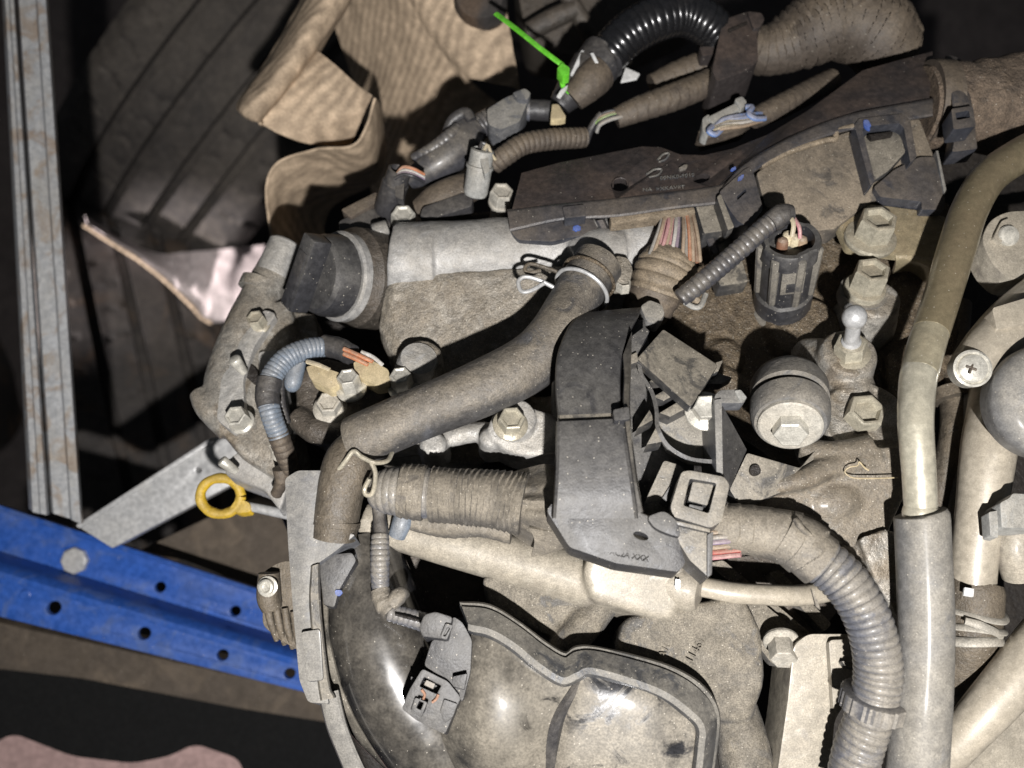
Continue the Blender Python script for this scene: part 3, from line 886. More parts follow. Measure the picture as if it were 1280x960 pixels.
# ------------------------------------------------------------------ timing cover, far left of the engine
tc = thing('timing_cover', 'grey cast timing cover with a round silver tube end, left end of the engine', 'timing cover', (310, 480, -60))
mb = MB()
mb.sweep([(352, 320, -42, 42), (326, 372, -42, 50), (308, 420, -42, 62), (296, 470, -44, 74), (292, 520, -46, 80)], None, 36)
mb.prism(rc([(318, 380), (360, 372), (372, 420), (352, 470), (372, 560), (345, 600), (300, 570), (262, 525), (268, 470), (295, 420)], 10), -36, 26, 3)
mb.sweep([(247, 490, -40, 22), (262, 510, -40, 34), (290, 535, -42, 40)], None, 24)
mb.prism(rc([(330, 385), (395, 392), (400, 430), (345, 440)], 6), -44, 20, 2)
cast('cover_body', mb, M['boss'], tc, voxel=0.7, smooth=4, rough=0.2)
for poly, o_ in (([(300, 424), (330, 386), (346, 392), (318, 432), (304, 474), (306, 520), (290, 540), (270, 524), (276, 474)], -31), ([(322, 440), (350, 436), (356, 470), (366, 540), (352, 560), (330, 520)], -33)):
    mk('raised_flange', MB().prism(rc(poly, 6), o_, 6, 0.8), M['alu'], tc)
mk('ring_step', MB().sweep([(327, 352, -40.5, 49), (322, 364, -40.8, 50)], None, 32, 0.5), M['boss'], tc)
bolt(tc, (318, 396, -26), 6.4, 5, axis(-0.1, 0.5, 0.86), 'bolt', 9, 1.5)
bolt(tc, (346, 556, -28), 6.4, 5, axis(-0.1, 0.5, 0.86), 'bolt_dusty', 9, 1.5)
mb = MB(); a = E(358, 304, -40); b = E(339, 345, -41)
mb.lathe(b, a - b, [(0, 6.7), (0.6, 7.2), ((a - b).length / MM - 0.8, 7.2), ((a - b).length / MM, 6.6), ((a - b).length / MM - 0.2, 5.6), ((a - b).length / MM - 4, 5.4)], 36)
mk('tube_end', mb, M['alu'], tc)
mb = MB(); mb.prism(rc([(312, 556), (345, 545), (362, 600), (350, 640), (330, 612), (282, 594), (278, 578)], 5), -40, 16, 1.5)
cast('lower_block', mb, M['alu_bright'], tc, voxel=0.8, smooth=4, rough=0.3)
bolt(tc, (293, 519, -22), 7.6, 6, axis(-0.1, 0.4, 0.9), 'bolt_bright', 10, 1.5)
mb = MB(); mb.cyl((292, 448, -22), (306, 466, -30), 5.0, 3.4, 16, 1.2)
mk('stud', mb, M['bolt_bright'], tc)
mb = MB(); mb.cyl((276, 575, -30), (296, 590, -34), 4.4, 3.4, 14, 1.0)
mk('stud', mb, M['bolt_bright'], tc)
mb = MB(); mb.prism(rc([(282, 448), (296, 442), (318, 458), (330, 476), (322, 482), (300, 466)], 4), -33.5, 3, 0.4)
mk('recess_dark', mb, M['deep'], tc)  # raised black piece; the recess's darkness is put in as colour

# lower cover with two earthed sensors
sp = thing('sensor_plate', 'dark rounded end plate with one bolt beneath the cream terminals', 'end plate', (410, 510, -50))
mb = MB()
mb.prism(rc([(366, 470), (400, 445), (448, 452), (485, 480), (480, 520), (430, 552), (395, 546), (368, 520)], 16), -26, 22, 3)
mb.sweep([(370, 520, -28, 30), (400, 540, -26, 34), (440, 540, -26, 34), (480, 515, -24, 30)], None, 24)
mb.prism(rc([(415, 512), (448, 500), (456, 515), (424, 528)], 6), -22, 12, 2)
cast('plate_body', mb, M['dark_cast'], sp, voxel=0.8, smooth=5, rough=0.5)
bolt(sp, (410, 502, -16), 8.0, 5, axis(0.05, 0.45, 0.88), 'bolt_dusty', 13, 1.6)

def terminal(label, pts, bpx, wpts):
    r = thing('cable_terminal', label, 'cable terminal', (bpx[0] - 20, bpx[1], -20), 'cream cable terminals')
    mk('housing', MB().prism(rc(pts, 4), -8, 8, 1.4), M['cream'], r)
    bolt(r, (bpx[0], bpx[1], -5), 7.2, 7, axis(-0.05, 0.62, 0.78), 'bolt_bright', 11.5, 1.6, dish=0.5)
    for i, w in enumerate(wpts):
        wirething('wire', w[1], M[w[0]], r)
    return r
terminal('cream cable terminal held by a shiny bolt, nearer the blue conduit', [(382, 458), (395, 456), (425, 466), (428, 478), (412, 486), (388, 474)], (434, 470),
         [('w_cream', [(384, 452, -8, 6), (398, 456, -6, 6), (412, 462, -6, 5)])])
terminal('cream cable terminal with copper wires and a shiny bolt at the hose', [(441, 452), (462, 448), (486, 462), (488, 478), (470, 482), (444, 468)], (500, 468),
         [('w_orange', [(430, 436, -6, 6), (448, 444, -5, 6), (466, 452, -5, 5)]), ('w_orange', [(430, 442, -6, 6), (446, 449, -5, 6), (460, 456, -5, 5)]), ('w_white', [(452, 440, -6, 5), (466, 446, -5, 5), (478, 456, -5, 5)])])

# blue-grey conduit
bc = thing('blue_conduit', 'blue grey corrugated conduit bending over the timing cover', 'conduit', (345, 500, -40))
tube('corrugated_arc', [(412, 433, -14, 25), (385, 436, -10, 27), (358, 448, -8, 28), (340, 470, -8, 28), (336, 488, -9, 28)], M['loom_blue'], bc, corr(1.55, 0.09), 24, 0.18)
tube('tape_band', [(338, 474, -8, 31), (334, 492, -9, 31), (336, 508, -10, 30)], M['tape_black'], bc, wrap(4, 0.04, 0.05), 20, 0.5)
tube('corrugated_tail', [(335, 503, -10, 27), (340, 522, -12, 27), (349, 546, -16, 26)], M['loom_blue'], bc, corr(1.55, 0.09), 24, 0.18)
tube('dusty_tail', [(346, 538, -15, 27), (356, 566, -20, 26), (366, 592, -26, 22)], M['tape_dark'], bc, corr(2.6, 0.10), 20, 0.35)
tube('tape_end', [(405, 432, -14, 28), (424, 436, -12, 28), (440, 444, -10, 26)], M['tape_black'], bc, wrap(4, 0.05, 0.05), 20, 0.5)
tube('copper_end', [(350, 585, -24, 20), (352, 600, -26, 18), (345, 618, -30, 14)], M['tape_dark'], bc, wrap(3, 0.08, 0.1), 16, 0.5)
tube('branch_sleeve', [(372, 452, -14, 22), (366, 478, -16, 22), (364, 486, -18, 14)], M['loom_blue'], bc, lumpy(0.06), 16, 0.6)
tube('branch_loom', [(352, 468, -16, 10), (351, 500, -18, 12), (358, 530, -22, 12)], M['tape_black'], bc, corr(1.6, 0.1), 14, 0.35)

# dipstick
ds = thing('dipstick', 'yellow ring handled dipstick left of the engine', 'dipstick', (276, 621, -60))
ring = [(276 + 25.5 * math.cos(t), 620 + 22.5 * math.sin(t), -52, 12.5) for t in [2 * math.pi * k / 12 for k in range(13)]]
mb = MB().sweep(ring, lambda s, th, L: 1 + 0.05 * math.sin(s * 0.9), 16, 0.8, 1.15)
mk('ring_handle', mb, M['yellow'], ds)
mk('ring_tang', MB().prism(rc([(296, 622), (312, 628), (314, 640), (298, 642), (286, 636)], 4), -50, 5, 1.2), M['yellow'], ds)
tube('rod', [(306, 632, -53, 11), (330, 637, -52, 12), (368, 645, -50, 13)], M['galv_clean'], ds, None, 14, 2)

# ------------------------------------------------------------------ thick coolant hose
ch = thing('coolant_hose', 'thick dusty rubber coolant hose curving across the head cover', 'hose', (600, 480, 0))
tube('hose_body', [(748, 330, 2, 64), (732, 352, 4, 63), (713, 386, 6, 64), (694, 420, 8, 69), (664, 452, 8, 73), (610, 482, 8, 72), (540, 511, 6, 68), (490, 532, 5, 66), (458, 546, 4, 66), (444, 552, 3, 64)], M['rubber'], ch, lumpy(0.025, 0.05, 3), 48, 0.8)
# wire clamp at the upper end
def cl_ring(at, ax, R, w, m, parent, name='clamp_ring'):
    mb = MB(); c = mb.pt(at); a = Vector(ax).normalized(); u = a.orthogonal().normalized(); q = a.cross(u)
    pts = [(c + (u * math.cos(t) + q * math.sin(t)) * R * MM, w) for t in [2 * math.pi * k / 24 for k in range(25)]]
    mb.sweep(pts, None, 10, 0.8)
    return mk(name, mb, m, parent)
wc = thing('wire_clamp', 'spring wire clamp with two loop ears round the upper hose end', 'hose clamp', (720, 350, 0), 'spring wire hose clamps')
hax = (E(712, 386, 6) - E(748, 330, 2)).normalized()
cl_ring((727, 362, 4.2), hax, 10.4, 1.5, M['galv_clean'], wc)
cl_ring((736, 347, 3.4), hax, 10.2, 1.3, M['brown_cast'], wc)
mk('wire_ear', MB().sweep([(697, 362, 8, 5.5), (676, 351, 10, 5.5), (657, 346, 11, 5.5), (648, 352, 11, 5.5), (652, 364, 11, 5.5), (664, 363, 11, 5.5), (680, 354, 11, 5.5)], None, 10, 0.5), M['galv_clean'], wc)
mk('wire_ear', MB().sweep([(706, 344, 6, 5), (686, 336, 7, 5), (664, 330, 7, 5), (656, 335, 7, 5), (660, 341, 7, 5), (676, 338, 7, 5)], None, 10, 0.5), M['rubber_brown'], wc)

# lower pipe stub and its clamp
ps = thing('hose_stub', 'short brown rubber elbow below the coolant hose with a ridge near its end', 'hose', (425, 620, 0))
tube('stub_body', [(452, 548, -2, 40), (440, 572, 2, 62), (430, 596, 4, 62), (424, 622, 4, 59), (419, 655, 4, 56)], M['rubber_brown'], ps, lumpy(0.03, 0.08, 1), 36, 0.8)
tube('stub_ridge', [(421, 650, 3.6, 60), (420, 657, 3.6, 60)], M['rubber_brown'], ps, None, 32, 0.6)
tube('stub_end', [(419.6, 655, 3.6, 57), (417, 672, 3.2, 56)], M['rubber_brown'], ps, lumpy(0.03), 32, 0.8)
wl = thing('wire_clamp', 'spring wire clamp with hanging loop round the lower hose end', 'hose clamp', (450, 580, 6), 'spring wire hose clamps')
mk('wire_ring', MB().sweep([(418, 594, 10, 6), (432, 576, 13, 6), (442, 564, 14, 6), (452, 571, 14, 6), (468, 578, 14, 6), (484, 576, 11, 6), (490, 566, 7, 6)], None, 10, 0.5), M['bolt'], wl)
mk('wire_loop', MB().sweep([(464, 578, 14, 6), (469, 590, 14, 6), (468, 608, 14, 6), (464, 618, 14, 6), (457, 618, 14, 6), (456, 610, 14, 6), (462, 598, 15, 6)], None, 10, 0.5), M['bolt'], wl)
mk('wire_tail', MB().sweep([(452, 560, 3, 7), (436, 556, 6, 7), (424, 575, 7, 7), (414, 600, 6, 8)], None, 10, 0.5), M['rubber_brown'], wl)
# ================================================================== MIDDLE
# ------------------------------------------------------------------ grey cable tray at the left side
gt = thing('cable_tray', 'long grey dusty plastic cable tray standing left of the intake manifold', 'cable tray', (390, 740, 0))
mk('tray_face', MB().prism(rc([(356, 598), (372, 588), (406, 588), (412, 600), (397, 660), (445, 668), (418, 690), (392, 708), (388, 730), (398, 800), (404, 862), (412, 880), (385, 878), (374, 850), (366, 760), (360, 680)], 5), 8, 16, 1.2), M['grey_tray'], gt)
boxloft([(388, 708, 400, 704, 9.5, 8), (386, 760, 402, 760, 9.5, 8), (396, 850, 412, 850, 9.5, 8), (400, 876, 420, 872, 9.5, 8)], M['black_dusty'], 'tray_rib', gt, ch=3)
mk('tray_lug', MB().prism(rc([(398, 706), (420, 692), (440, 690), (446, 700), (424, 738), (418, 760), (404, 756)], 4), 5, 6, 0.8), M['black'], gt)
mk('tray_step', MB().prism(rc([(376, 790), (400, 786), (404, 850), (384, 852)], 4), 10.5, 5, 0.8), M['grey_tray'], gt)
boxloft([(398, 870, 424, 862, 6, 10), (408, 910, 434, 904, 5, 10), (424, 950, 450, 945, 3, 10), (440, 990, 470, 985, 2, 10)], M['grey_tray'], 'tray_tail', gt, ch=5)
mark('paint_dot', 423, 741, 5.7, 4.4, 4.4, M['blue_mark'], gt)

sb = thing('side_bracket', 'dark fluted rubber bracket with a shiny bolt at the blue beam', 'bracket', (345, 760, -20))
mk('bracket_body', MB().prism(rc([(328, 715), (350, 702), (380, 700), (385, 820), (350, 800), (328, 782)], 8), -12, 14, 2), M['rubber_brown'], sb)
for i in range(4):
    mk('flute', MB().sweep([(334 + i * 11, 752 + i * 4, -11, 9), (338 + i * 11, 775 + i * 5, -11, 10), (346 + i * 10, 800 + i * 5, -14, 7)], None, 14, 0.8), M['rubber_brown'], sb)
mk('collar', MB().sweep([(336, 716, -8, 26), (336, 745, -8, 30), (340, 760, -9, 26)], None, 24, 0.8), M['rubber_brown'], sb)
mk('bolt', MB().lathe((335, 733, -4), (-0.1, 0.1, 1), [(0, 3.6), (0.6, 3.6), (0.9, 2.8), (2.4, 2.7), (2.8, 2.0), (2.0, 1.3), (1.8, 0.3)], 20), M['bolt_bright'], sb)

# ------------------------------------------------------------------ taped harness in the middle
th = thing('taped_harness', 'thick dusty taped wiring harness left of the black cable box', 'wiring harness', (590, 630, 0))
tube('corrugated_end', [(474, 612, 2, 42), (480, 613, 3, 56), (498, 614, 4, 62), (540, 617, 5, 64)], M['loom_grey'], th, corr(2.0, 0.05), 32, 0.28)
tube('tape_wrap', [(500, 613, 5, 66), (520, 615, 5, 70), (531, 616, 5, 70)], M['tape'], th, wrap(2.1, 0.05, 0.02, 0.5, 2), 40, 0.25)
tube('tape_wrap', [(540, 618, 5, 69), (580, 621, 6, 71), (620, 624, 7, 72), (655, 630, 8, 78)], M['tape'], th, wrap(1.9, 0.06, 0.04, 0.7, 5), 48, 0.25)
mb = MB()
rows = []
for i, (x0, y0, x1, y1, o) in enumerate([(640, 590, 640, 668, 10), (660, 584, 664, 684, 14), (684, 580, 690, 690, 18), (704, 590, 720, 672, 20)]):
    row = []
    for k in range(13):
        t = k / 12
        z = math.sin(math.pi * t)
        row.append((x0 + (x1 - x0) * t + 1.5 * math.sin(k * 2.1 + i), y0 + (y1 - y0) * t, o - 14 + 16 * z + 0.9 * math.sin(k * 2.7 + i * 0.5)))
    rows.append(row)
mb.loft(rows, 8, 4)
mk('tape_fan', mb, M['tape'], th, 40, solid=1.2)
mk('tape_flap', MB().loft([[(662, 660, 13), (668, 676, 11), (664, 696, 6)], [(684, 664, 15), (690, 678, 12), (680, 694, 7)], [(712, 664, 17), (712, 676, 14), (704, 686, 9)]], 5, 5), M['tape'], th, solid=1.0)
tube('branch_stub', [(506, 640, -2, 24), (502, 654, -1, 25), (496, 670, -2, 22)], M['loom_blue'], th, lumpy(0.03), 20, 0.6)
tube('lower_tape', [(515, 648, -4, 30), (560, 654, -3, 36), (600, 655, -2, 34), (640, 660, -1, 40)], M['tape'], th, wrap(3.4, 0.06, 0.10, 0.8, 9), 28, 0.4)

vl = thing('branch_loom', 'thin ribbed wiring loom hanging from the clamp to the manifold sensor', 'wiring loom', (476, 700, 5))
tube('tape_top', [(470, 622, 4, 14), (474, 645, 4, 17), (476, 675, 6, 20)], M['tape_black'], vl, wrap(5, 0.06, 0.12), 18, 0.5)
tube('ribbed_run', [(475, 668, 6, 22), (475, 695, 8, 25), (475, 720, 9, 24), (476, 742, 9, 22)], M['loom_grey'], vl, corr(1.75, 0.10), 22, 0.22)
tube('tape_joint', [(474, 736, 9, 24), (480, 752, 10, 30), (490, 764, 11, 28)], M['tape'], vl, wrap(3, 0.10, 0.18), 22, 0.4)
tube('joint_tongue', [(488, 756, 12, 20), (500, 744, 11, 22), (508, 742, 9, 12)], M['tape'], vl, lumpy(0.12, 0.2), 18, 0.5)
tube('ribbed_tail', [(486, 765, 11, 22), (505, 770, 11, 24), (530, 778, 11, 24)], M['loom_grey'], vl, corr(1.75, 0.10), 22, 0.22)
mk('split', MB().sweep([(494, 768, 15.4, 3), (510, 772, 15.6, 4), (528, 777, 15.4, 3)], None, 8, 0.6), M['deep'], vl)

# ------------------------------------------------------------------ sensor on the manifold with its open connector
sn = thing('manifold_sensor', 'dusty black manifold sensor with an open plug and orange lock', 'sensor', (550, 830, 15))
mk('sensor_head', MB().prism(rc([(530, 768), (544, 764), (566, 771), (560, 800), (528, 796), (523, 784)], 4), 24, 12, 1.0), M['black'], sn)
mk('latch_frame', MB().prism(rc([(557, 779), (566, 782), (558, 800), (550, 797)], 2.5), 25.2, 2, 0.3, [rc([(559, 784), (563, 785.5), (556.5, 796), (553.5, 795)], 1.5)]), M['black'], sn)
mk('sensor_body', MB().prism(rc([(566, 770), (578, 778), (590, 800), (588, 840), (578, 878), (552, 846), (530, 832), (540, 800), (562, 796)], 5), 20, 18, 1.4), M['black'], sn)
mk('plug_shell', MB().prism(rc([(528, 836), (560, 852), (576, 872), (556, 918), (520, 900), (502, 886), (512, 862)], 4), 22, 14, 1.0,
                            [rc([(530, 846), (552, 857), (546, 868), (524, 858)], 2), rc([(523, 868), (536, 874), (530, 892), (517, 887)], 2)]), M['black'], sn)
mk('plug_floor', MB().prism([(514, 846), (560, 862), (548, 900), (510, 886)], 17, 2, 0), M['black'], sn)
mk('plug_latch', MB().prism(rc([(519, 872), (534, 878), (527, 896), (513, 890)], 2), 23.5, 4, 0.5, [rc([(524, 876), (530, 878.5), (526, 888), (520, 885)], 1.5)]), M['black'], sn)
mk('lock_tab', MB().prism(rc([(533, 850), (544, 855), (541, 861), (530, 856)], 1), 21, 2, 0.3), M['w_grey'], sn)
mk('orange_lock', MB().sweep([(527, 862, 22.4, 3.2), (531, 868, 22.6, 3.2), (529, 874, 22.6, 3)], None, 8, 0.5), M['w_orange'], sn)
mk('orange_lock', MB().sweep([(548, 868, 22.4, 3.2), (545, 874, 22.6, 3.2), (540, 878, 22.6, 3)], None, 8, 0.5), M['w_orange'], sn)
mk('side_clip', MB().prism(rc([(566, 846), (584, 842), (580, 862), (566, 858)], 2), 23, 4, 0.5), M['black'], sn)
mk('side_clip', MB().prism(rc([(555, 874), (572, 880), (566, 896), (556, 904), (550, 890)], 2), 23, 5, 0.5), M['black'], sn)

# ------------------------------------------------------------------ fuel rail
fr = thing('fuel_rail', 'tan dusty metal fuel rail running below the harness into a rounded box', 'fuel rail', (680, 710, -10))
mb = MB()
mb.sweep([(455, 650, -13, 48), (520, 668, -12, 54), (600, 689, -11, 60), (680, 710, -10, 64), (742, 728, -9, 68)], None, 36, 1.2)
mb.prism(rc([(738, 682), (790, 690), (856, 706), (862, 720), (852, 758), (838, 776), (820, 772), (740, 750), (728, 716)], 10), 4, 20, 4, seg=4)
cast('rail_body', mb, M['tan_paint'], fr, voxel=0.8, smooth=5)
mk('rail_cap', MB().lathe((852, 732, -2), (0.9, -0.15, 0.45), [(-6, 8.5), (4, 8.2), (6.5, 6.6), (7, 3)], 28), M['tan_paint'], fr)
mark('paint_mark', 847, 730, 6.8, 3.6, 7, M['white_spot'], fr)
tube('delivery_pipe', [(856, 729, -4, 24), (880, 734, -2, 25), (920, 741, 0, 26), (970, 744, 0, 26), (1005, 744, -2, 26), (1040, 738, -6, 26)], M['pipe_beige'], fr, None, 28, 1)
tube('pipe_collar', [(857, 729, -4, 27), (868, 732, -3.5, 28), (872, 733, -3.2, 26)], M['tan_paint'], fr, None, 28, 0.5)

lw = thing('lower_housing', 'dark grey dusty housing filling the gap behind the fuel rail and the right harness', 'housing', (800, 740, -40))
mk('left_web', MB().prism(rc([(480, 690), (640, 715), (640, 790), (560, 790), (490, 740)], 8), -30, 14, 3), M['dark_cast'], lw)
mk('right_web', MB().prism(rc([(862, 700), (1010, 690), (1050, 760), (1010, 810), (920, 780)], 8), -22, 14, 3), M['dark_cast'], lw)
mk('slanting_rib', MB().prism(rc([(884, 704), (904, 700), (1014, 792), (1000, 804)], 4), -14, 10, 1.5), M['runner'], lw)
mk('slanting_rib', MB().prism(rc([(960, 716), (974, 712), (1040, 780), (1030, 790)], 4), -16, 10, 1.5), M['runner'], lw)
# ------------------------------------------------------------------ lower intake casting
il = thing('intake_runners', 'dusty grey intake runners with moulded lettering behind the black manifold', 'intake runners', (800, 800, -20))
mb = MB()
mb.prism(rc([(600, 720), (640, 712), (760, 745), (752, 790), (700, 800), (618, 770)], 10), -6, 24, 4)
mb.sweep([(766, 736, -12, 40), (740, 770, -8, 44), (715, 800, -6, 44), (690, 830, -8, 40)], None, 28)
mb.prism(rc([(780, 770), (850, 755), (930, 740), (955, 790), (958, 850), (940, 905), (890, 900), (800, 850), (768, 815)], 14), 1, 30, 6, seg=4)
mb.sweep([(915, 880, -12, 60), (928, 930, -8, 66), (938, 990, -6, 70)], None, 32)
cast('runner_casting', mb, M['runner'], il, voxel=0.9, smooth=7, rough=0.3)
text_part('moulded_text', '11461 01.01', (878, 797, 1.0), 15, M['runner'], il, 62, extr=0.12)
text_part('moulded_text', '11A10-10 10', (836, 803, 1.0), 13, M['runner'], il, 62, extr=0.12)
mk('mounting_strip', MB().prism(rc([(900, 742), (935, 738), (1010, 800), (1000, 835), (965, 830), (935, 790)], 6), -10, 5, 1), M['runner'], il)
bolt(il, (980, 826, 4), 8.0, 7, axis(-0.15, -0.55, 0.82), 'bolt_dusty', 12.5, 2.0, dish=0)

# ------------------------------------------------------------------ black intake manifold
im = thing('intake_manifold', 'glossy black plastic intake manifold with dusty upper flange', 'intake manifold', (680, 880, 0))
tube('first_runner', [(452, 676, -16, 80), (462, 725, -12, 104), (474, 785, -9, 128), (500, 850, -8, 138), (545, 920, -10, 138), (590, 990, -16, 130)], M['gloss'], im, None, 64, 1.5, sharp=60)
tube('left_bulge', [(440, 700, -16, 60), (430, 760, -14, 80), (436, 820, -12, 90), (470, 880, -12, 90), (510, 930, -14, 80)], M['gloss_dusty'], im, None, 48, 1.5, sharp=60)
for (a, b, w) in [((408, 780), (450, 860), 7), ((426, 800), (466, 872), 7)]:
    mk('runner_rib', MB().sweep([(a[0], a[1], -3, w), ((a[0] + b[0]) / 2 - 6, (a[1] + b[1]) / 2 + 4, 0, w), (b[0], b[1], -1, w)], None, 12, 1), M['gloss_dusty'], im)
mk('cream_chip', MB().prism(rc([(436, 816), (446, 812), (450, 826), (442, 832)], 3), 3.5, 4, 0.5), M['cream'], im)
mb = MB()
mb.loft([[(576, 772, 6), (616, 782, 8), (655, 806, 10), (696, 834, 11), (730, 846, 10)], [(572, 815, 8), (612, 826, 14), (648, 846, 15), (688, 866, 13), (716, 874, 10)],
         [(568, 862, 8), (606, 872, 17), (640, 886, 18), (674, 902, 14), (700, 910, 9)], [(556, 915, 4), (600, 930, 14), (638, 940, 15), (668, 952, 10), (692, 958, 5)], [(550, 990, -12), (600, 1000, -2), (640, 1010, 0), (668, 1015, -4), (690, 1018, -10)]], 8, 8)
mk('middle_runner', mb, M['lobe'], im, 60, solid=-4)
for k, (x0, y0) in enumerate([(578, 866), (598, 872)]):
    mk('runner_rib', MB().sweep([(x0, y0, 10 + 5 * k, 6), (x0 + 2, y0 + 30, 10 + 5 * k, 6), (x0 + 14, y0 + 60, 8 + 4 * k, 6), (x0 + 34, y0 + 85, 8 + 3 * k, 6)], None, 12, 1), M['gloss'], im)
mb = MB()
mb.loft([[(714, 846, 5), (728, 840, 11), (760, 838, 12), (805, 848, 12.5), (850, 872, 12), (870, 888, 10), (880, 902, 3)], [(706, 866, 6), (722, 866, 12), (758, 866, 14), (806, 876, 15), (848, 896, 13), (868, 914, 11), (879, 930, 3)],
         [(694, 904, 6), (712, 906, 12), (750, 910, 14), (804, 918, 15), (846, 934, 13), (865, 950, 11), (876, 962, 3)], [(688, 950, 4), (708, 953, 11), (748, 958, 12.5), (802, 964, 13.5), (842, 974, 12), (862, 982, 9), (873, 988, 2)], [(686, 1010, -4), (706, 1013, 4), (746, 1016, 6), (802, 1020, 7), (842, 1024, 6), (860, 1024, 3), (870, 1024, -4)]], 8, 6)
mk('end_dome', mb, M['dome'], im, 60, solid=-4)
mk('parting_rib', MB().loft([[(716, 848, 9), (721, 849, 15), (731, 851, 15), (736, 853, 11)], [(688, 890, 8), (693, 892, 17), (705, 894, 17), (711, 896, 12)], [(678, 930, 5), (683, 931, 16), (696, 932, 16), (702, 933, 11)], [(674, 1000, -6), (680, 1001, 7), (692, 1002, 7), (698, 1003, 2)]], 8, 2), M['tape_black'], im, solid=-2)
# wavy flange over the runners
fl_out = crom([(574, 757, 0), (610, 760, 0), (645, 780, 0), (680, 806, 0), (706, 820, 0), (722, 812, 0), (745, 813, 0), (790, 823, 0), (840, 838, 0), (876, 860, 0), (894, 890, 0), (892, 930, 0), (884, 985, 0)], 6)
fl_in = crom([(586, 786, 0), (612, 792, 0), (640, 808, 0), (672, 834, 0), (702, 852, 0), (722, 846, 0), (738, 840, 0), (784, 852, 0), (826, 868, 0), (855, 888, 0), (874, 908, 0), (874, 935, 0), (868, 985, 0)], 6)
mb = MB()
rows = []
for a, b in zip(fl_out, fl_in):
    rows.append([(a[0], a[1], -2), (a[0], a[1] + .4, 9.4), (a[0] * .97 + b[0] * .03, a[1] * .97 + b[1] * .03, 10.2), (a[0] * .80 + b[0] * .20, a[1] * .80 + b[1] * .20, 10.8), (a[0] * .78 + b[0] * .22, a[1] * .78 + b[1] * .22, 12.4), (a[0] * .10 + b[0] * .90, a[1] * .10 + b[1] * .90, 17.6), (a[0] * .03 + b[0] * .97, a[1] * .03 + b[1] * .97, 17.8), (b[0], b[1], 16.8), (b[0] * 1.04 - a[0] * .04, b[1] * 1.04 - a[1] * .04, 8)])
mb.loft(rows, 1, 1)
mk('wavy_flange', mb, M['flange'], im, 30, solid=-1.5)
seam = [(a[0] * .8 + b[0] * .2, a[1] * .8 + b[1] * .2, 11.2, 1.4) for a, b in zip(fl_out, fl_in)]
mk('flange_seam', MB().sweep(seam[::3], None, 6, 1), M['black'], im)
mk('lower_rim', MB().sweep([(410, 850, -16, 20), (455, 886, -12, 20), (515, 922, -8, 18), (560, 950, -6, 20), (590, 985, -8, 24)], None, 16, 1), M['gloss_dusty'], im)

mk('pad_rim', MB().sweep([(722, 985, 11, 9), (728, 930, 12.3, 9), (740, 880, 12.2, 9), (760, 858, 12.4, 9), (800, 864, 13, 9), (838, 882, 12.6, 9), (858, 904, 11.4, 9), (862, 940, 10.8, 9), (856, 985, 9.5, 9)], None, 12, 1), M['dome'], im)
# plug and pink wire at the bottom
bp_ = thing('loose_plug', 'small brown plug with a pink wire at the bottom edge under the manifold', 'connector', (500, 945, -40))
mk('plug_body', MB().prism(rc([(478, 948), (516, 924), (544, 920), (550, 938), (520, 965), (484, 970)], 6), -34, 12, 1.5), M['tape_dark'], bp_)
mk('plug_cup', MB().lathe((520, 934, -33), (0, 0.3, 1), [(0, 6), (2, 6), (2.2, 4), (0.5, 3.6)], 18), M['grey_conn'], bp_)
wirething('wire', [(528, 934, -30, 7), (514, 944, -28, 8), (495, 962, -28, 8), (480, 985, -30, 8)], M['w_pink'], bp_)
# ================================================================== TOP
# ------------------------------------------------------------------ black wiring tray
tr = thing('wiring_tray', 'long black plastic wiring tray along the upper edge of the engine', 'wiring tray', (820, 250, -20))
# upper plate leans away, brown with dirt
plate('upper_plate', [(652, 216, -4), (700, 203, -5), (802, 183, -6), (826, 184, -6), (850, 193, -5), (880, 194, -5), (915, 186, -5), (960, 168, -4), (1010, 138, -3), (1040, 116, -3), (1078, 88, -4), (1120, 76, -5), (1166, 64, -6),
                      (1162, 122, 4), (1075, 136, 4), (1040, 150, 4), (1000, 166, 4), (945, 196, 4), (905, 226, 4), (894, 236, 4), (770, 250, 4), (640, 262, 3)], M['black_brown'], tr, depth=3.0, bevel=0.8,
      holes=[ell(775, 231, 11.5, 8, 18, -4), ell(877, 223, 11, 5.5, 18, -14)])
mk('hole_lip', MB().sweep([(766, 234, 0.0, 2.4), (767, 226, 0.0, 2.4), (775, 222.5, 0.0, 2.4), (783, 225, 0.0, 2.4), (785, 232, 0.0, 2.4)], None, 8, 0.5), M['black_brown'], tr)
# front lip that turns down
boxloft([(634, 262, 638, 290, 4.5, 12), (700, 254, 704, 276, 5, 12), (770, 247, 772, 272, 5, 12), (840, 239, 842, 262, 5, 12), (893, 232, 896, 256, 5, 12), (908, 226, 926, 250, 5, 12)], M['black_tray'], 'front_lip', tr, ch=4, chz=1.6)
plate('end_panel', [(636, 280), (706, 270), (742, 274), (750, 292), (712, 297), (690, 302), (648, 300), (640, 292)], M['black_tray'], tr, top=-2, depth=6, bevel=1.2, r=4)
plate('end_clip', [(703, 258), (730, 255), (733, 270), (706, 273)], M['black_tray'], tr, top=6.5, depth=5, bevel=0.6, r=2)
mark('paint_mark', 721, 285, -1.4, 5, 3.6, M['blue_mark'], tr)
plate('front_shelf', [(762, 270), (868, 258), (870, 266), (764, 280)], M['boot'], tr, top=3.5, depth=5, bevel=0.8)
boxloft([(744, 276, 756, 274, -1, 10), (756, 300, 768, 298, -4, 10), (770, 326, 784, 322, -8, 10), (784, 344, 796, 338, -12, 10)], M['black_tray'], 'support_leg', tr, ch=3)
boxloft([(866, 262, 876, 260, -1, 10), (876, 285, 888, 280, -2, 10), (890, 320, 900, 314, -4, 10)], M['black_tray'], 'support_leg', tr, ch=3)
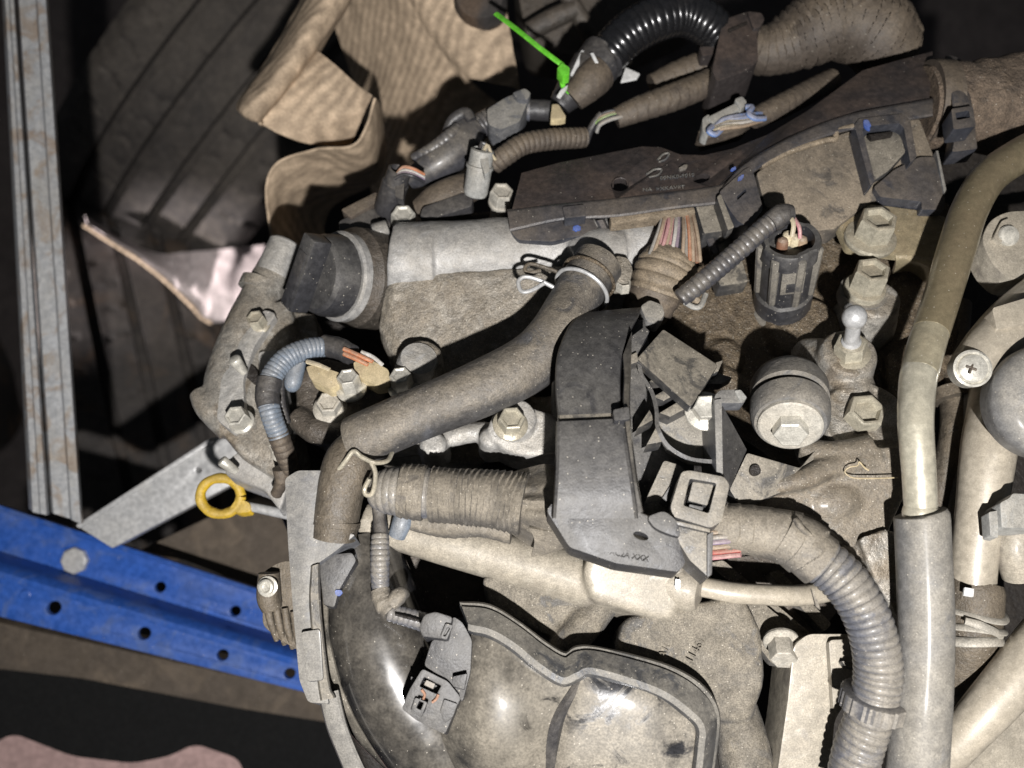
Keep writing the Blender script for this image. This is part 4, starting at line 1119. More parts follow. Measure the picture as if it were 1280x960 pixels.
plate('corner_block', [(868, 252), (904, 246), (918, 280), (908, 288), (880, 292)], M['black_dusty'], tr, top=2, depth=14, bevel=1, r=3)
plate('lower_apron', [(878, 290), (916, 284), (936, 352), (900, 358)], M['black_dusty'], tr, top=-8, depth=8, bevel=1, r=3)
# latch with its window
lt = plate('latch', [(899, 240), (930, 212), (938, 208), (942, 216), (954, 262), (936, 284), (922, 276), (912, 262)], M['black_tray'], tr, top=8, depth=12, bevel=0.9, r=3, holes=[[(921, 246), (932, 236), (933, 240), (922, 250)]])
mk('latch_frame', MB().prism(rc([(896, 246), (901, 242), (918, 284), (910, 288)], 2), 9, 6, 0.6), M['black_dusty'], lt)
mark('paint_mark', 926, 222, 8.5, 5, 2.2, M['blue_mark'], tr, -40)
mark('paint_mark', 917, 211, 5.0, 4, 2, M['blue_mark'], tr, -40)
# right, dusty half
boxloft([(900, 236, 912, 246, 7, 10), (930, 205, 942, 216, 7, 10), (985, 172, 992, 188, 7, 10), (1040, 149, 1045, 168, 7, 10), (1080, 138, 1084, 160, 7, 10), (1166, 122, 1166, 146, 7, 10)], M['black_tray'], 'rear_lip', tr, ch=4, chz=1.6)
mb = MB().prism(rc([(945, 216), (990, 186), (1042, 170), (1080, 158), (1150, 148), (1168, 195), (1182, 262), (1152, 262), (1146, 248), (1092, 250), (1062, 272), (1044, 286), (1010, 290), (985, 268), (956, 258)], 4), 0, 10, 1.2)
mk('dusty_panel', mb, mat('thick_dust_plastic', (0.06, 0.055, 0.05), 0.6, dust=0.60, dcol=(0.245, 0.20, 0.145), bump=0.4, speck=0.6, soft=0.35), tr)
mk('panel_ledge', MB().sweep([(950, 208, 5, 9), (985, 190, 5, 9), (1030, 176, 5, 8), (1044, 174, 5, 8), (1046, 164, 5.5, 8), (1066, 158, 6, 8)], None, 12, 0.8), M['boot'], tr)
rf = plate('raised_frame', [(1068, 156), (1074, 148), (1128, 142), (1138, 150), (1146, 196), (1138, 204), (1130, 160), (1124, 154), (1082, 158), (1078, 162), (1094, 226), (1088, 232)], M['black_tray'], tr, top=8, depth=9, bevel=0.8, r=2)
plate('ramp', [(1080, 170, 2), (1090, 166, 2), (1124, 164, 2), (1132, 190, 7), (1110, 214, 5), (1092, 226, 2)], M['black_dusty'], tr, depth=6, bevel=0.8, r=3)
mk('ramp_slot', MB().prism([(1086, 168), (1116, 164), (1116, 168), (1090, 173)], 6.5, 2, 0.2), M['deep'], tr)
mark('paint_mark', 1084, 156, 8.6, 4, 7, M['blue_mark'], tr, -20)
plate('corner_tab', [(1118, 212), (1150, 196), (1168, 196), (1182, 250), (1180, 262), (1152, 262), (1152, 252), (1100, 246), (1092, 234)], M['black_tray'], tr, top=3, depth=8, bevel=0.8, r=3)
mk('edge_blade', MB().prism([(1170, 188), (1173, 188), (1184, 240), (1180, 242)], 4, 14, 0.3), M['grey_tray'], tr)
# lettering as it shows, worn and low
text_part('moulded_text', 'NA  >XKAVIIT', (829, 236, 2.0), 8.5, M['flange'], tr, 7, axis(0, 0.55, 0.83), extr=0.3, shear=0.15)
text_part('moulded_text', '00NK0-9010', (846, 221, 0.3), 8.5, M['flange'], tr, 10, axis(0, 0.55, 0.83), extr=0.3, shear=0.15)
mk('moulded_emblem', MB().sweep([(822, 200, -3.5, 3), (829, 193, -3.8, 3), (836, 192, -3.8, 3), (832, 199, -3.5, 3), (823, 203, -3.3, 3)], None, 6, 0.6), M['flange'], tr)
mk('moulded_emblem', MB().sweep([(808, 218, -0.8, 3), (818, 212, -1.4, 3), (827, 212, -1.4, 3), (822, 219, -0.6, 3), (811, 222, -0.4, 3)], None, 6, 0.6), M['flange'], tr)
mk('dirt_chip', MB().prism(rc([(848, 210), (856, 205), (860, 206), (858, 211), (850, 213)], 1.5), -0.6, 1.5, 0.3), M['tape'], tr)

# wires leaving the tray and their boot
wb = thing('rubber_boot', 'tan ribbed boot gathering coloured wires below the wiring tray', 'cable boot', (830, 340, -10))
cols = ['grey', 'tan', 'pink', 'pink', 'tan', 'pink', 'white', 'violet', 'black', 'tan', 'grey', 'orange', 'tan', 'brown', 'tan']
for i, c in enumerate(cols):
    t = i / (len(cols) - 1)
    wirething('wire', [(830 + 36 * t, 262 + 4 * t, 0 + 1.2 * math.sin(i * 1.9), 4.6), (824 + 48 * t, 286 + 8 * t * t, 3 + 1.5 * math.sin(i * 2.3), 4.6), (812 + 64 * t, 318 + 12 * t * t, 2, 4.6)], M['w_' + c], wb)
tube('boot_collar', [(839, 322, -6, 66), (836, 330, -6, 74), (834, 336, -6, 76)], M['boot'], wb, lumpy(0.06, 0.2), 32, 0.5, squash=0.8)
tube('boot_ribs', [(836, 330, -6, 76), (829, 348, -7, 80), (822, 368, -10, 74)], M['boot'], wb, lambda s, th, L: 1 - 0.10 * (1 - abs(math.sin(math.pi * s / 3.4)) ** 0.5) + 0.03 * mnoise.noise(Vector((s * .2, math.cos(th), math.sin(th)))), 40, 0.25, squash=0.8)
tube('boot_tail', [(822, 358, -10, 72), (812, 376, -14, 66), (800, 392, -24, 50)], M['tape_dark'], wb, wrap(3, 0.08, 0.2), 28, 0.5, squash=0.8)
mk('torn_strap', MB().sweep([(852, 356, 2, 10), (866, 372, 4, 13), (880, 382, 2, 9)], lumpy(0.2, 0.3), 12, 0.5), M['boot'], wb)
mk('frayed_clip', MB().prism(rc([(800, 382), (812, 374), (828, 380), (832, 392), (822, 406), (808, 402)], 4), 4, 6, 1), M['hose_grey'], wb)
mk('metal_hook', MB().sweep([(856, 378, 4, 7), (868, 384, 5, 7), (876, 382, 5, 7), (882, 368, 4, 7)], None, 10, 0.5), M['grey_conn'], wb)
# small bolt head at the elbow
eb2 = thing('elbow_lug', 'small dusty lug with a bolt between the elbow and the tan boot', 'lug', (780, 335, -8))
mk('lug_body', MB().prism(rc([(764, 330), (770, 318), (786, 322), (792, 336), (788, 352), (770, 354), (764, 344)], 4), 2, 8, 1.2), M['alu_dirty'], eb2)
bolt(eb2, (780, 352, 2), 5, 4, axis(0, 0.7, 0.7), 'bolt_dusty', 0)

# ------------------------------------------------------------------ camshaft sensor with its loom
sl = thing('sensor_loom', 'dark ribbed loom running up to the round sensor plug', 'wiring loom', (910, 320, 5))
tube('ribbed_run', [(850, 374, 4, 25), (880, 350, 8, 26), (920, 316, 12, 26), (956, 284, 16, 26), (970, 274, 17, 26)], M['loom_dark'], sl, corr(2.35, 0.11), 24, 0.22)
tube('tape_end', [(962, 280, 17, 27), (976, 270, 18, 30), (990, 268, 18, 22)], M['tape_black'], sl, wrap(4, 0.08, 0.14), 22, 0.4)
wirething('wire', [(986, 268, 19, 6), (992, 280, 20, 6), (990, 296, 17, 6)], M['w_cream'], sl)
wirething('wire', [(992, 272, 18, 5), (999, 284, 19, 5), (1000, 298, 16, 5)], M['w_pink'], sl)
mk('tape_flap', MB().loft([[(968, 262, 18), (978, 256, 18), (989, 258, 19)], [(974, 272, 19), (984, 270, 20), (990, 280, 19)]], 4, 4), M['tape_black'], sl, solid=0.6)

cs = thing('round_sensor', 'dusty round black sensor plug with a broken open top', 'sensor', (1005, 380, -20))
sax = axis(-0.16, 0.60, 0.78)
tp = E(988, 298, 17)
mb = MB(); mb.lathe(tp, sax, [(-37, 8.0), (-36, 10.6), (-28, 10.7), (-27, 9.7), (-25, 9.8), (-8, 9.9), (-7, 10.9), (-1, 11.0), (0, 10.4), (-0.2, 8.6), (-6, 7.8), (-6.2, 1)], 40, 0,
                     lambda t, th: 1.0 + (0.06 * max(0, math.sin(4 * th)) ** 6 if t < -1 else 0) - (0.10 if (t > -1.5 and math.sin(3 * th + 1) > 0.55) else 0))
mk('plug_body', mb, M['black'], cs)
for k in range(7):
    a = 2 * math.pi * k / 7 + 0.5
    u = sax.orthogonal().normalized(); w = sax.cross(u)
    d = u * math.cos(a) + w * math.sin(a)
    mk('plug_rib', MB().cyl(tp + d * 9.7 * MM - sax * 26 * MM, tp + d * 10.4 * MM - sax * 2 * MM, 3.4, 3.6, 10, 0.6), M['sensor'], cs)
mb = MB(); u = Vector((1, 0, 0)); u = (u - sax * u.dot(sax)).normalized(); Rm = Matrix((u, sax.cross(u), sax)).transposed()
mb.box(tp - sax * 13 * MM - sax.cross(u) * 9.6 * MM, (8.5, 2.2, 11), Rm, 0.5); mk('latch_tab', mb, M['sensor'], cs)
mk('latch_slot', MB().box(tp - sax * 15 * MM - sax.cross(u) * 10.6 * MM, (4.5, 0.6, 4.5), Rm, 0.1), M['black'], cs)
mb = MB(); mb.lathe(tp, sax, [(-46, 12.6), (-43, 12.8), (-39, 12.2), (-37, 11.4), (-36.6, 10)], 36); mk('base_ring', mb, M['sensor'], cs)
for (q, c) in [((985, 296), 'cream'), ((994, 300), 'cream'), ((1002, 302), 'tan'), ((978, 304), 'brown')]:
    mk('seal', MB().lathe((q[0], q[1], 12), sax, [(-4, 2.1), (0, 2.2), (1.6, 1.8), (2.4, 0.8)], 14), M['w_' + c], cs)

# ------------------------------------------------------------------ ignition coils and plugs upper left
co = thing('ignition_coil', 'brown dusty ignition coil beside the grey plug, behind the head cover', 'ignition coil', (545, 250, -40), 'ignition coils')
tube('coil_body', [(522, 262, -26, 26), (545, 250, -22, 40), (575, 238, -22, 42), (600, 230, -24, 34)], M['tape_dark'], co, None, 28, 0.8, squash=0.7)
mk('coil_arm', MB().prism(rc([(528, 258), (578, 240), (592, 244), (590, 258), (540, 274), (524, 270)], 4), -16, 8, 1.2), M['tape_black'], co)
bolt(co, (504, 266, -14), 8.6, 7, axis(0.1, 0.5, 0.86), 'bolt_bright', 0, shank=12)
co2 = thing('ignition_coil', 'black ignition coil top next to the oil filler cap', 'ignition coil', (460, 275, -45), 'ignition coils')
mk('coil_body', MB().prism(rc([(422, 276), (450, 262), (478, 258), (492, 274), (490, 300), (470, 306), (440, 292), (424, 290)], 5), -26, 14, 1.6), M['tape_black'], co2)
mk('coil_arm', MB().prism(rc([(426, 262), (470, 240), (480, 248), (438, 272)], 3), -24, 8, 1), M['tape_dark'], co2)
mk('coil_neck', MB().cyl((474, 280, -26), (500, 310, -34), 9, 11, 24, 1), M['loom_dark'], co2)
mk('coil_ring', MB().cyl((466, 292, -20), (486, 286, -20), 8, 8, 20, 1), M['grey_tray'], co2)
bo = thing('cover_bolt', 'dusty grey hexagon bolt standing left of the wiring tray', 'bolt', (627, 244, -30))
bolt(bo, (628, 238, -12), 8.6, 6, axis(0.15, 0.5, 0.85), 'bolt_dusty', 10, 2, shank=14)

gp = thing('grey_plug', 'pale grey two wire plug standing over the ignition coil', 'connector', (597, 240, -20))
gax = (E(604, 184, 4) - E(594, 246, -14))
mb = MB(); a = E(594, 244, -14); L = gax.length / MM
mb.lathe(a, gax, [(-1, 2.5), (0, 4.4), (1.5, 5.0), (L * .55, 5.1), (L * .56, 5.6), (L * .62, 5.6), (L * .63, 4.9), (L * .92, 4.7), (L * .94, 3.6), (L * .8, 3.0)], 28)
mk('plug_body', mb, M['grey_conn'], gp)
mk('plug_clip', MB().prism(rc([(603, 178), (609, 184), (612, 214), (606, 218), (600, 200)], 2), 4, 4, 0.6), M['grey_conn'], gp)
wirething('wire', [(600, 186, 4, 5), (603, 178, 5, 5), (612, 186, 3, 5), (618, 196, -2, 5)], M['w_black'], gp)
wirething('wire', [(605, 188, 4, 4), (609, 180, 5, 4), (614, 192, 3, 4), (619, 199, -2, 4)], M['w_cream'], gp)

bk = thing('black_plug', 'black plug with orange and white wires at the cardboard', 'connector', (490, 245, -30))
bax = (E(500, 214, -6) - E(482, 268, -26)); a = E(482, 266, -26); L = bax.length / MM
mb = MB(); mb.lathe(a, bax, [(0, 4.6), (1.5, 5.4), (L * .7, 5.6), (L * .72, 5.0), (L * .98, 4.8), (L, 3.8), (L * .85, 3.2)], 24)
mk('plug_body', mb, M['tape_black'], bk)
mk('plug_clip', MB().prism(rc([(494, 226), (506, 222), (504, 250), (494, 246)], 2), -8, 4, 0.6), M['tape_black'], bk)
for i, (c, dy) in enumerate([('orange', 0), ('white', 4), ('violet', 7), ('black', 9)]):
    wirething('wire', [(496 - i, 218 + dy * .6, -5, 4.6), (504, 209 + dy, -3, 4.8), (516, 211 + dy, -3, 4.8), (530, 218 + dy, -8, 4.6)], M['w_' + c], bk)

# ------------------------------------------------------------------ dark moulded boots between plugs
db = thing('loom_boot', 'smooth dark grey rubber loom boot above the plugs', 'cable boot', (550, 200, -35))
tube('boot_body', [(512, 224, -30, 26), (535, 212, -26, 40), (560, 196, -24, 48), (578, 178, -24, 50), (590, 160, -24, 40)], M['loom_dark'], db, lumpy(0.05, 0.05), 28, 0.8)
tube('boot_strip', [(516, 198, -22, 12), (540, 186, -18, 16), (562, 170, -16, 18), (572, 158, -16, 12)], M['loom_dark'], db, corr(2.6, 0.10), 18, 0.35)
tube('boot_hook', [(556, 168, -22, 10), (566, 150, -18, 14), (582, 142, -16, 16), (590, 152, -16, 14)], M['tape_black'], db, None, 16, 0.6)

ul = thing('upper_loom', 'grey clipped loom running right from the rubber boot to the tape bundle', 'wiring loom', (650, 140, -35))
tube('ribbed_start', [(588, 168, -26, 34), (600, 158, -26, 32), (614, 150, -26, 32)], M['loom_dark'], ul, corr(2.2, 0.09), 24, 0.3)
mk('loom_clip', MB().prism(rc([(608, 136), (634, 120), (656, 114), (660, 126), (650, 152), (626, 162), (610, 156)], 5), -12, 12, 1.5), M['grey_tray'], ul)
mk('clip_ear', MB().prism(rc([(640, 116), (656, 110), (664, 116), (660, 124), (648, 124)], 3), -9, 4, 0.8), M['grey_tray'], ul)
tube('ribbed_piece', [(642, 137, -24, 27), (656, 137, -24, 28), (662, 137, -24, 28)], M['loom_grey'], ul, corr(2.0, 0.07), 24, 0.3)
tube('tape_run', [(658, 137, -24, 25), (676, 138, -24, 26), (696, 139, -26, 25)], M['tape_black'], ul, wrap(6, 0.03, 0.03), 24, 0.5)
mk('cream_tip', MB().prism(rc([(690, 130), (698, 130), (708, 146), (700, 148), (688, 148)], 2), -11, 4, 0.6), M['cream'], ul)
rl = thing('ribbed_loom', 'brown dusty ribbed loom behind the grey plug', 'wiring loom', (655, 185, -30))
tube('ribbed_run', [(616, 206, -20, 26), (632, 194, -16, 27), (655, 180, -16, 27), (690, 174, -20, 27), (730, 172, -26, 26)], M['tape_dark'], rl, corr(2.5, 0.10), 24, 0.25)

# ------------------------------------------------------------------ glossy black loom, upper middle
gl = thing('glossy_loom', 'glossy black corrugated loom arching at the top edge', 'wiring loom', (820, 50, -40))
tube('corrugated_arc', [(748, 84, -18, 46), (766, 62, -14, 52), (790, 40, -10, 55), (820, 24, -8, 56), (852, 17, -10, 56), (880, 28, -14, 54), (902, 48, -20, 50)], M['loom_black'], gl, corr(3.0, 0.07, 3.2), 32, 0.22)
tube('tape_sleeve', [(700, 132, -24, 30), (716, 112, -20, 44), (736, 92, -18, 56), (756, 72, -17, 60)], M['tape_black'], gl, wrap(9, 0.05, 0.06, 0.8, 4), 28, 0.5)
tube('grey_sleeve', [(716, 124, -16, 34), (736, 104, -12, 44), (748, 92, -13, 46)], M['tape_dark'], gl, wrap(8, 0.05, 0.04, 0.8, 6), 26, 0.5)
mk('white_label', MB().prism([(713, 92), (727, 62), (731, 64), (722, 86), (716, 94)], -8, 1, 0.2), M['paper'], gl)
mk('white_label', MB().prism([(776, 102), (782, 84), (800, 92), (796, 98)], -26, 1, 0.2), M['paper'], gl)
mk('label_edge', MB().prism([(738, 66), (742, 66), (748, 78), (744, 78)], -2.5, 0.8, 0.1), M['paper'], gl)
mk('label_edge', MB().prism([(696, 120), (701, 112), (710, 106), (708, 112), (700, 122)], -8, 0.8, 0.1), M['paper'], gl)
zt = thing('cable_tie', 'bright green nylon cable tie with a long free tail', 'cable tie', (704, 90, -10))
mk('tail', MB().sweep([(620, 17, -8, 7.5), (650, 40, -2, 7.5), (680, 64, 0, 7.5), (704, 82, -2, 7.5)], None, 8, 1, 0.5), M['green'], zt)
mk('tie_head', MB().prism(rc([(696, 86), (702, 78), (712, 84), (712, 92), (704, 95)], 2), 1, 5, 0.6), M['green'], zt)
mk('tie_loop', MB().sweep([(706, 88, -3, 7), (703, 98, -5, 7), (704, 108, -9, 6.5), (712, 116, -12, 6)], None, 8, 0.6, 0.6), M['green'], zt)

lc = thing('loom_clamp', 'brown plastic clamp block joining the glossy loom and the big taped bundle', 'loom clamp', (925, 60, -40))
mk('clamp_block', MB().prism(rc([(904, 24), (934, 14), (946, 20), (948, 76), (934, 88), (896, 102), (890, 88), (898, 50)], 4), -8, 22, 1.6), M['black_brown'], lc)
mk('clamp_slot', MB().prism([(910, 36), (934, 26), (935, 29), (911, 40)], -7.2, 1.5, 0.2), M['deep'], lc)
mk('clamp_ear', MB().prism(rc([(934, 14), (952, 16), (956, 24), (950, 34), (942, 36)], 3), -6, 8, 0.8), M['black_brown'], lc)
mk('clamp_foot', MB().prism(rc([(874, 58), (896, 58), (892, 68), (878, 70)], 3), -16, 6, 0.8), M['black_brown'], lc)
bt = thing('taped_bundle', 'big brown taped cable bundle curling at the top right of the clamp', 'wiring harness', (1020, 50, -40))
tube('bundle_neck', [(940, 60, -22, 56), (960, 62, -22, 62), (990, 54, -20, 68)], M['tape_dark'], bt, wrap(3.0, 0.06, 0.03, 0.6, 2), 36, 0.35)
tube('bundle_body', [(975, 58, -22, 64), (1000, 46, -20, 78), (1030, 30, -18, 90), (1060, 26, -18, 92), (1090, 36, -24, 92), (1110, 60, -38, 84)], M['tape_dark'], bt, wrap(3.6, 0.12, 0.07, 1.6, 7), 44, 0.35)
tl = thing('taped_loom', 'slim brown taped loom with frayed wires below the glossy loom', 'wiring loom', (820, 130, -40))
tube('tape_run', [(770, 148, -24, 26), (800, 136, -22, 32), (840, 122, -22, 34), (876, 108, -24, 34), (894, 98, -26, 30)], M['tape_dark'], tl, wrap(4.6, 0.05, 0.06, 0.6, 3), 30, 0.4)
for i, (c, dx) in enumerate([('green', 0), ('black', 3), ('tan', -2), ('black', -5), ('grey', 5)]):
    wirething('wire', [(780, 142 + dx * .6, -20, 5), (764, 144 + dx, -20, 5), (750, 150 + dx * 1.2, -22, 5), (742 + i, 158 + dx * 1.5, -26, 4.5)], M['w_' + c], tl)
mk('loose_wire', MB().sweep([(752, 142, -22, 9), (740, 158, -26, 9), (732, 180, -34, 8)], None, 10, 1), M['tape_black'], tl)
tube('side_run', [(815, 108, -34, 30), (850, 92, -32, 34), (880, 80, -30, 34)], M['tape_dark'], tl, wrap(5, 0.05, 0.05), 26, 0.5)

# grey computer plug
ep = thing('lever_plug', 'grey lever plug with blue and cream wires above the wiring tray', 'connector', (915, 150, -40))
mk('lever', MB().prism(rc([(884, 146), (920, 128), (926, 136), (890, 154)], 3), -12, 6, 1), M['grey_conn'], ep)
mk('lever_end', MB().prism(rc([(878, 148), (886, 142), (890, 152), (886, 168), (878, 164)], 3), -13, 7, 1), M['grey_conn'], ep)
mk('lever_end', MB().prism(rc([(918, 124), (928, 120), (934, 128), (926, 138)], 3), -11, 7, 1), M['grey_conn'], ep)
mk('plug_body', MB().prism(rc([(872, 164), (930, 136), (944, 144), (930, 160), (880, 174)], 3), -20, 8, 1), M['tape_dark'], ep)
for i, (c, dx) in enumerate([('cream', 0), ('white', 3), ('cream', 6), ('blue', -4), ('blue', -7), ('tan', 8), ('grey', -2)]):
    wirething('wire', [(888 + i, 162 + dx * 0.3, -14, 5), (905, 154 + dx * .8, -12 + (i % 3), 5), (930, 150 + dx * .9, -12 + (i % 2), 5), (952, 146 + dx * .6, -16, 5)], M['w_' + c], ep)
mk('blue_loop', MB().sweep([(932, 134, -10, 7), (940, 134, -9, 7), (936, 142, -9, 7), (944, 148, -10, 7), (956, 148, -13, 7)], None, 10, 0.6), M['w_blue'], ep)
mk('blue_loop', MB().sweep([(890, 158, -11, 7), (886, 164, -10, 7), (894, 168, -11, 7), (902, 162, -12, 6)], None, 10, 0.6), M['w_blue'], ep)
tube('plug_loom', [(942, 148, -20, 26), (970, 136, -22, 30), (1005, 118, -26, 30), (1040, 100, -32, 28)], M['tape_dark'], ep, wrap(5, 0.05, 0.05), 24, 0.5)

# dark shapes behind
hb = thing('heater_housing', 'dark housings in shadow behind the green cable tie', 'housing', (700, 40, -110))
mk('housing_body', MB(V).prism(rc([(640, -40), (900, -40), (880, 20), (790, 60), (720, 70), (660, 60)], 20), -150, 40, 6), M['dark_cast'], hb)
mk('housing_cap', MB(V).lathe((600, -2, -130), (0, 0, 1), [(-30, 14), (0, 14), (4, 12), (5, 2)], 28), M['tyre_dark'], hb)
mk('brown_pipe', MB(V).sweep([(660, 40, -135, 24), (690, 24, -132, 26), (720, 10, -130, 24)], None, 20, 1.5), M['dark_cast'], hb)
mk('housing_rib', MB(V).sweep([(700, -20, -128, 20), (730, 30, -134, 22), (740, 60, -145, 20)], None, 20, 1.5), M['dark_cast'], hb)
# cloth wrapped duct top right
wd = thing('wrapped_hose', 'brown cloth wrapped hose with a black band clamp at the right edge', 'hose', (1200, 130, -20))
tube('cloth_wrap', [(1150, 134, -12, 96), (1176, 134, -12, 104), (1230, 134, -12, 112), (1320, 120, -14, 124)], mat('brown_fibre_wrap', (0.11, 0.08, 0.055), 0.8, dust=0.45, dcol=(0.16, 0.12, 0.085), bump=1.8, speck=0.3, blotch=(0.045, 0.035, 0.028), blot=0.8, grit=1.3), wd, lumpy(0.16, 0.12, 4), 44, 0.6)
tube('plate_end', [(1156, 130, -10, 104), (1180, 130, -10, 108)], M['tape_dark'], wd, lumpy(0.04, 0.2), 36, 0.6)
mk('band', MB().sweep([(1193, 76, -6, 26), (1199, 105, 6, 28), (1203, 135, 8, 28), (1208, 165, 2, 28), (1210, 190, -10, 26)], None, 16, 0.8, 0.35), M['black_tray'], wd)
mk('band_buckle', MB().prism(rc([(1189, 136), (1216, 132), (1220, 158), (1192, 162)], 3), 14, 8, 0.8, [rc([(1194, 141), (1211, 138), (1213, 147), (1196, 150)], 2)]), M['black_tray'], wd)
mk('buckle_tail', MB().prism(rc([(1196, 160), (1218, 158), (1222, 186), (1190, 190)], 3), 4, 8, 0.8), M['black_tray'], wd)
# ================================================================== CENTRE AND RIGHT
# ------------------------------------------------------------------ black cable box in the centre
cbx = thing('cable_box', 'tall black plastic cable box in the middle of the engine', 'cable box', (750, 560, 0))
boxloft([(724, 391, 802, 384, 14, 18), (713, 404, 798, 396, 21, 22), (702, 426, 786, 420, 27, 26), (695, 452, 778, 448, 31, 30), (694, 490, 776, 486, 33, 32), (697, 519, 778, 516, 34, 32)], M['black'], 'upper_cover', cbx, ch=5)
boxloft([(697, 517, 777, 514, 32.5, 30), (697, 530, 779, 528, 33, 30)], M['black_dusty'], 'cover_step', cbx, ch=3, nu=1)
boxloft([(695, 527, 781, 523, 35, 32), (694, 580, 788, 576, 38, 32), (692, 620, 794, 616, 39, 32), (690, 648, 798, 648, 38, 32)], M['black'], 'lower_cover', cbx, ch=5)
boxloft([(778, 446, 790, 414, 31, 30), (779, 470, 789, 462, 33, 30), (779, 520, 788, 518, 37, 30), (790, 600, 797, 598, 40, 30), (796, 642, 805, 640, 41, 30)], M['gloss'], 'edge_ridge', cbx, ch=2)
mk('ridge_clip', MB().prism(rc([(766, 512), (786, 508), (788, 524), (768, 526)], 3), 39, 6, 0.8), M['black'], cbx)
mk('skirt', MB().prism(rc([(683, 638), (696, 622), (798, 640), (816, 648), (832, 642), (842, 654), (857, 704), (848, 715), (770, 704), (712, 684)], 5), 33, 10, 1.2,
                       [ell(719, 641, 9, 4.5, 16, 18), ell(801, 670, 10, 4.8, 16, 20)]), M['black'], cbx)
mk('hinge_barrel', MB().prism(rc([(808, 646), (830, 638), (846, 650), (852, 672), (836, 668), (818, 660)], 7), 35, 6, 1.5), M['black'], cbx)
mk('pink_plug', MB().ball((718, 640, 27), 2.4, (1.2, 0.8, 0.6), 12), M['w_pink'], cbx)
mk('back_wall', MB().prism([(782, 400), (806, 398), (812, 430), (870, 520), (868, 600), (830, 660), (800, 640), (786, 520)], 4, 12, 1), M['black'], cbx)
# lettering scuffed on the skirt
text_part('moulded_text', 'V-AC2A XXX', (782, 694, 33.05), 10, M['black'], cbx, -12, extr=0.25)
# ribbed holder to its right
hd_ = thing('ribbed_holder', 'dusty black ribbed plastic holder right of the cable box', 'holder', (840, 500, 0))
mk('holder_roof', MB().prism(rc([(796, 448, 22), (829, 411, 16), (898, 456, 16), (866, 506, 22), (862, 508, 22)], 3), 0, 5, 0.7), M['black_dusty'], hd_)
mk('roof_edge', MB().sweep([(797, 450, 20, 8), (830, 476, 20, 8), (862, 506, 20, 8)], None, 8, 0.8), M['black'], hd_)
mk('side_strap', MB().prism(rc([(784, 440), (790, 420), (806, 408), (812, 414), (794, 448)], 2), 20, 6, 0.6), M['black'], hd_)
mk('strap_lip', MB().prism(rc([(784, 446), (796, 440), (798, 452), (786, 456)], 2), 22, 5, 0.5), M['black_dusty'], hd_)
mk('corner_fin', MB().prism([(880, 458), (904, 450), (898, 464), (880, 472)], 14, 6, 0.3), M['black_dusty'], hd_)
mk('dark_tab', MB().prism(rc([(880, 480), (890, 464), (916, 472), (902, 480)], 2), 8, 5, 0.5), M['black'], hd_)
mk('curved_wall', MB().loft([[(796, 452, 20), (800, 470, 20), (812, 490, 20), (818, 512, 20), (820, 536, 20), (834, 560, 20), (862, 576, 20), (896, 580, 20)],
                             [(796, 452, 4), (800, 470, 4), (812, 490, 4), (818, 512, 4), (820, 536, 4), (834, 560, 4), (862, 576, 4), (896, 580, 4)]], 3, 6), M['black'], hd_, solid=1.3)
mk('cup_floor', MB().prism([(820, 520), (850, 500), (900, 510), (900, 580), (862, 576), (834, 560)], 7, 4, 0.3), M['hose_grey'], hd_)
for k, (a, b, c) in enumerate([((812, 476), (836, 462), 12), ((816, 496), (852, 474), 14), ((824, 516), (864, 492), 14)]):
    mk('rib', MB().prism([a, b, (b[0] + 10, b[1] + 10), (a[0] + 14, a[1] + 5)], c, 8, 0.4), M['black_dusty'], hd_)
mk('rib', MB().prism([(796, 536), (812, 512), (818, 524)], 14, 8, 0.3), M['black_dusty'], hd_)
mk('rib', MB().prism([(808, 556), (820, 534), (828, 552)], 14, 8, 0.3), M['black_dusty'], hd_)
mk('stand_plate', MB().prism(rc([(893, 500), (902, 498), (904, 606), (896, 604)], 1.5), 27, 22, 0.5), M['grey_tray'], hd_)
mk('stand_side', MB().prism([(902, 504, 24), (934, 562, 10), (912, 612, 14), (903, 606, 24)], 0, 8, 0.5), M['black'], hd_)
mk('lower_arm', MB().prism(rc([(800, 640), (830, 575), (852, 582), (862, 600), (836, 650), (820, 648)], 4), 20, 10, 1), M['black_dusty'], hd_)
mk('arm_face', MB().prism(rc([(824, 628), (846, 594), (852, 604), (832, 634)], 2), 21, 3, 0.4), M['black'], hd_)
wbz = thing('white_bolt', 'cream dusty flange bolt beside the ribbed holder', 'bolt', (882, 512, 8))
bolt(wbz, (883, 508, 22), 7.6, 6, axis(-0.15, 0.25, 0.95), 'bolt_bright', 13.5, 2, dish=0.3)
mk('bolt_tab', MB().prism(rc([(893, 494), (900, 487), (924, 486), (934, 496), (930, 504), (894, 504)], 3), 26, 6, 0.8), M['grey_tray'], wbz)
mk('tab_edge', MB().prism(rc([(918, 488), (926, 487), (934, 497), (926, 503)], 2), 26.6, 5, 0.6), M['grey_conn'], wbz)

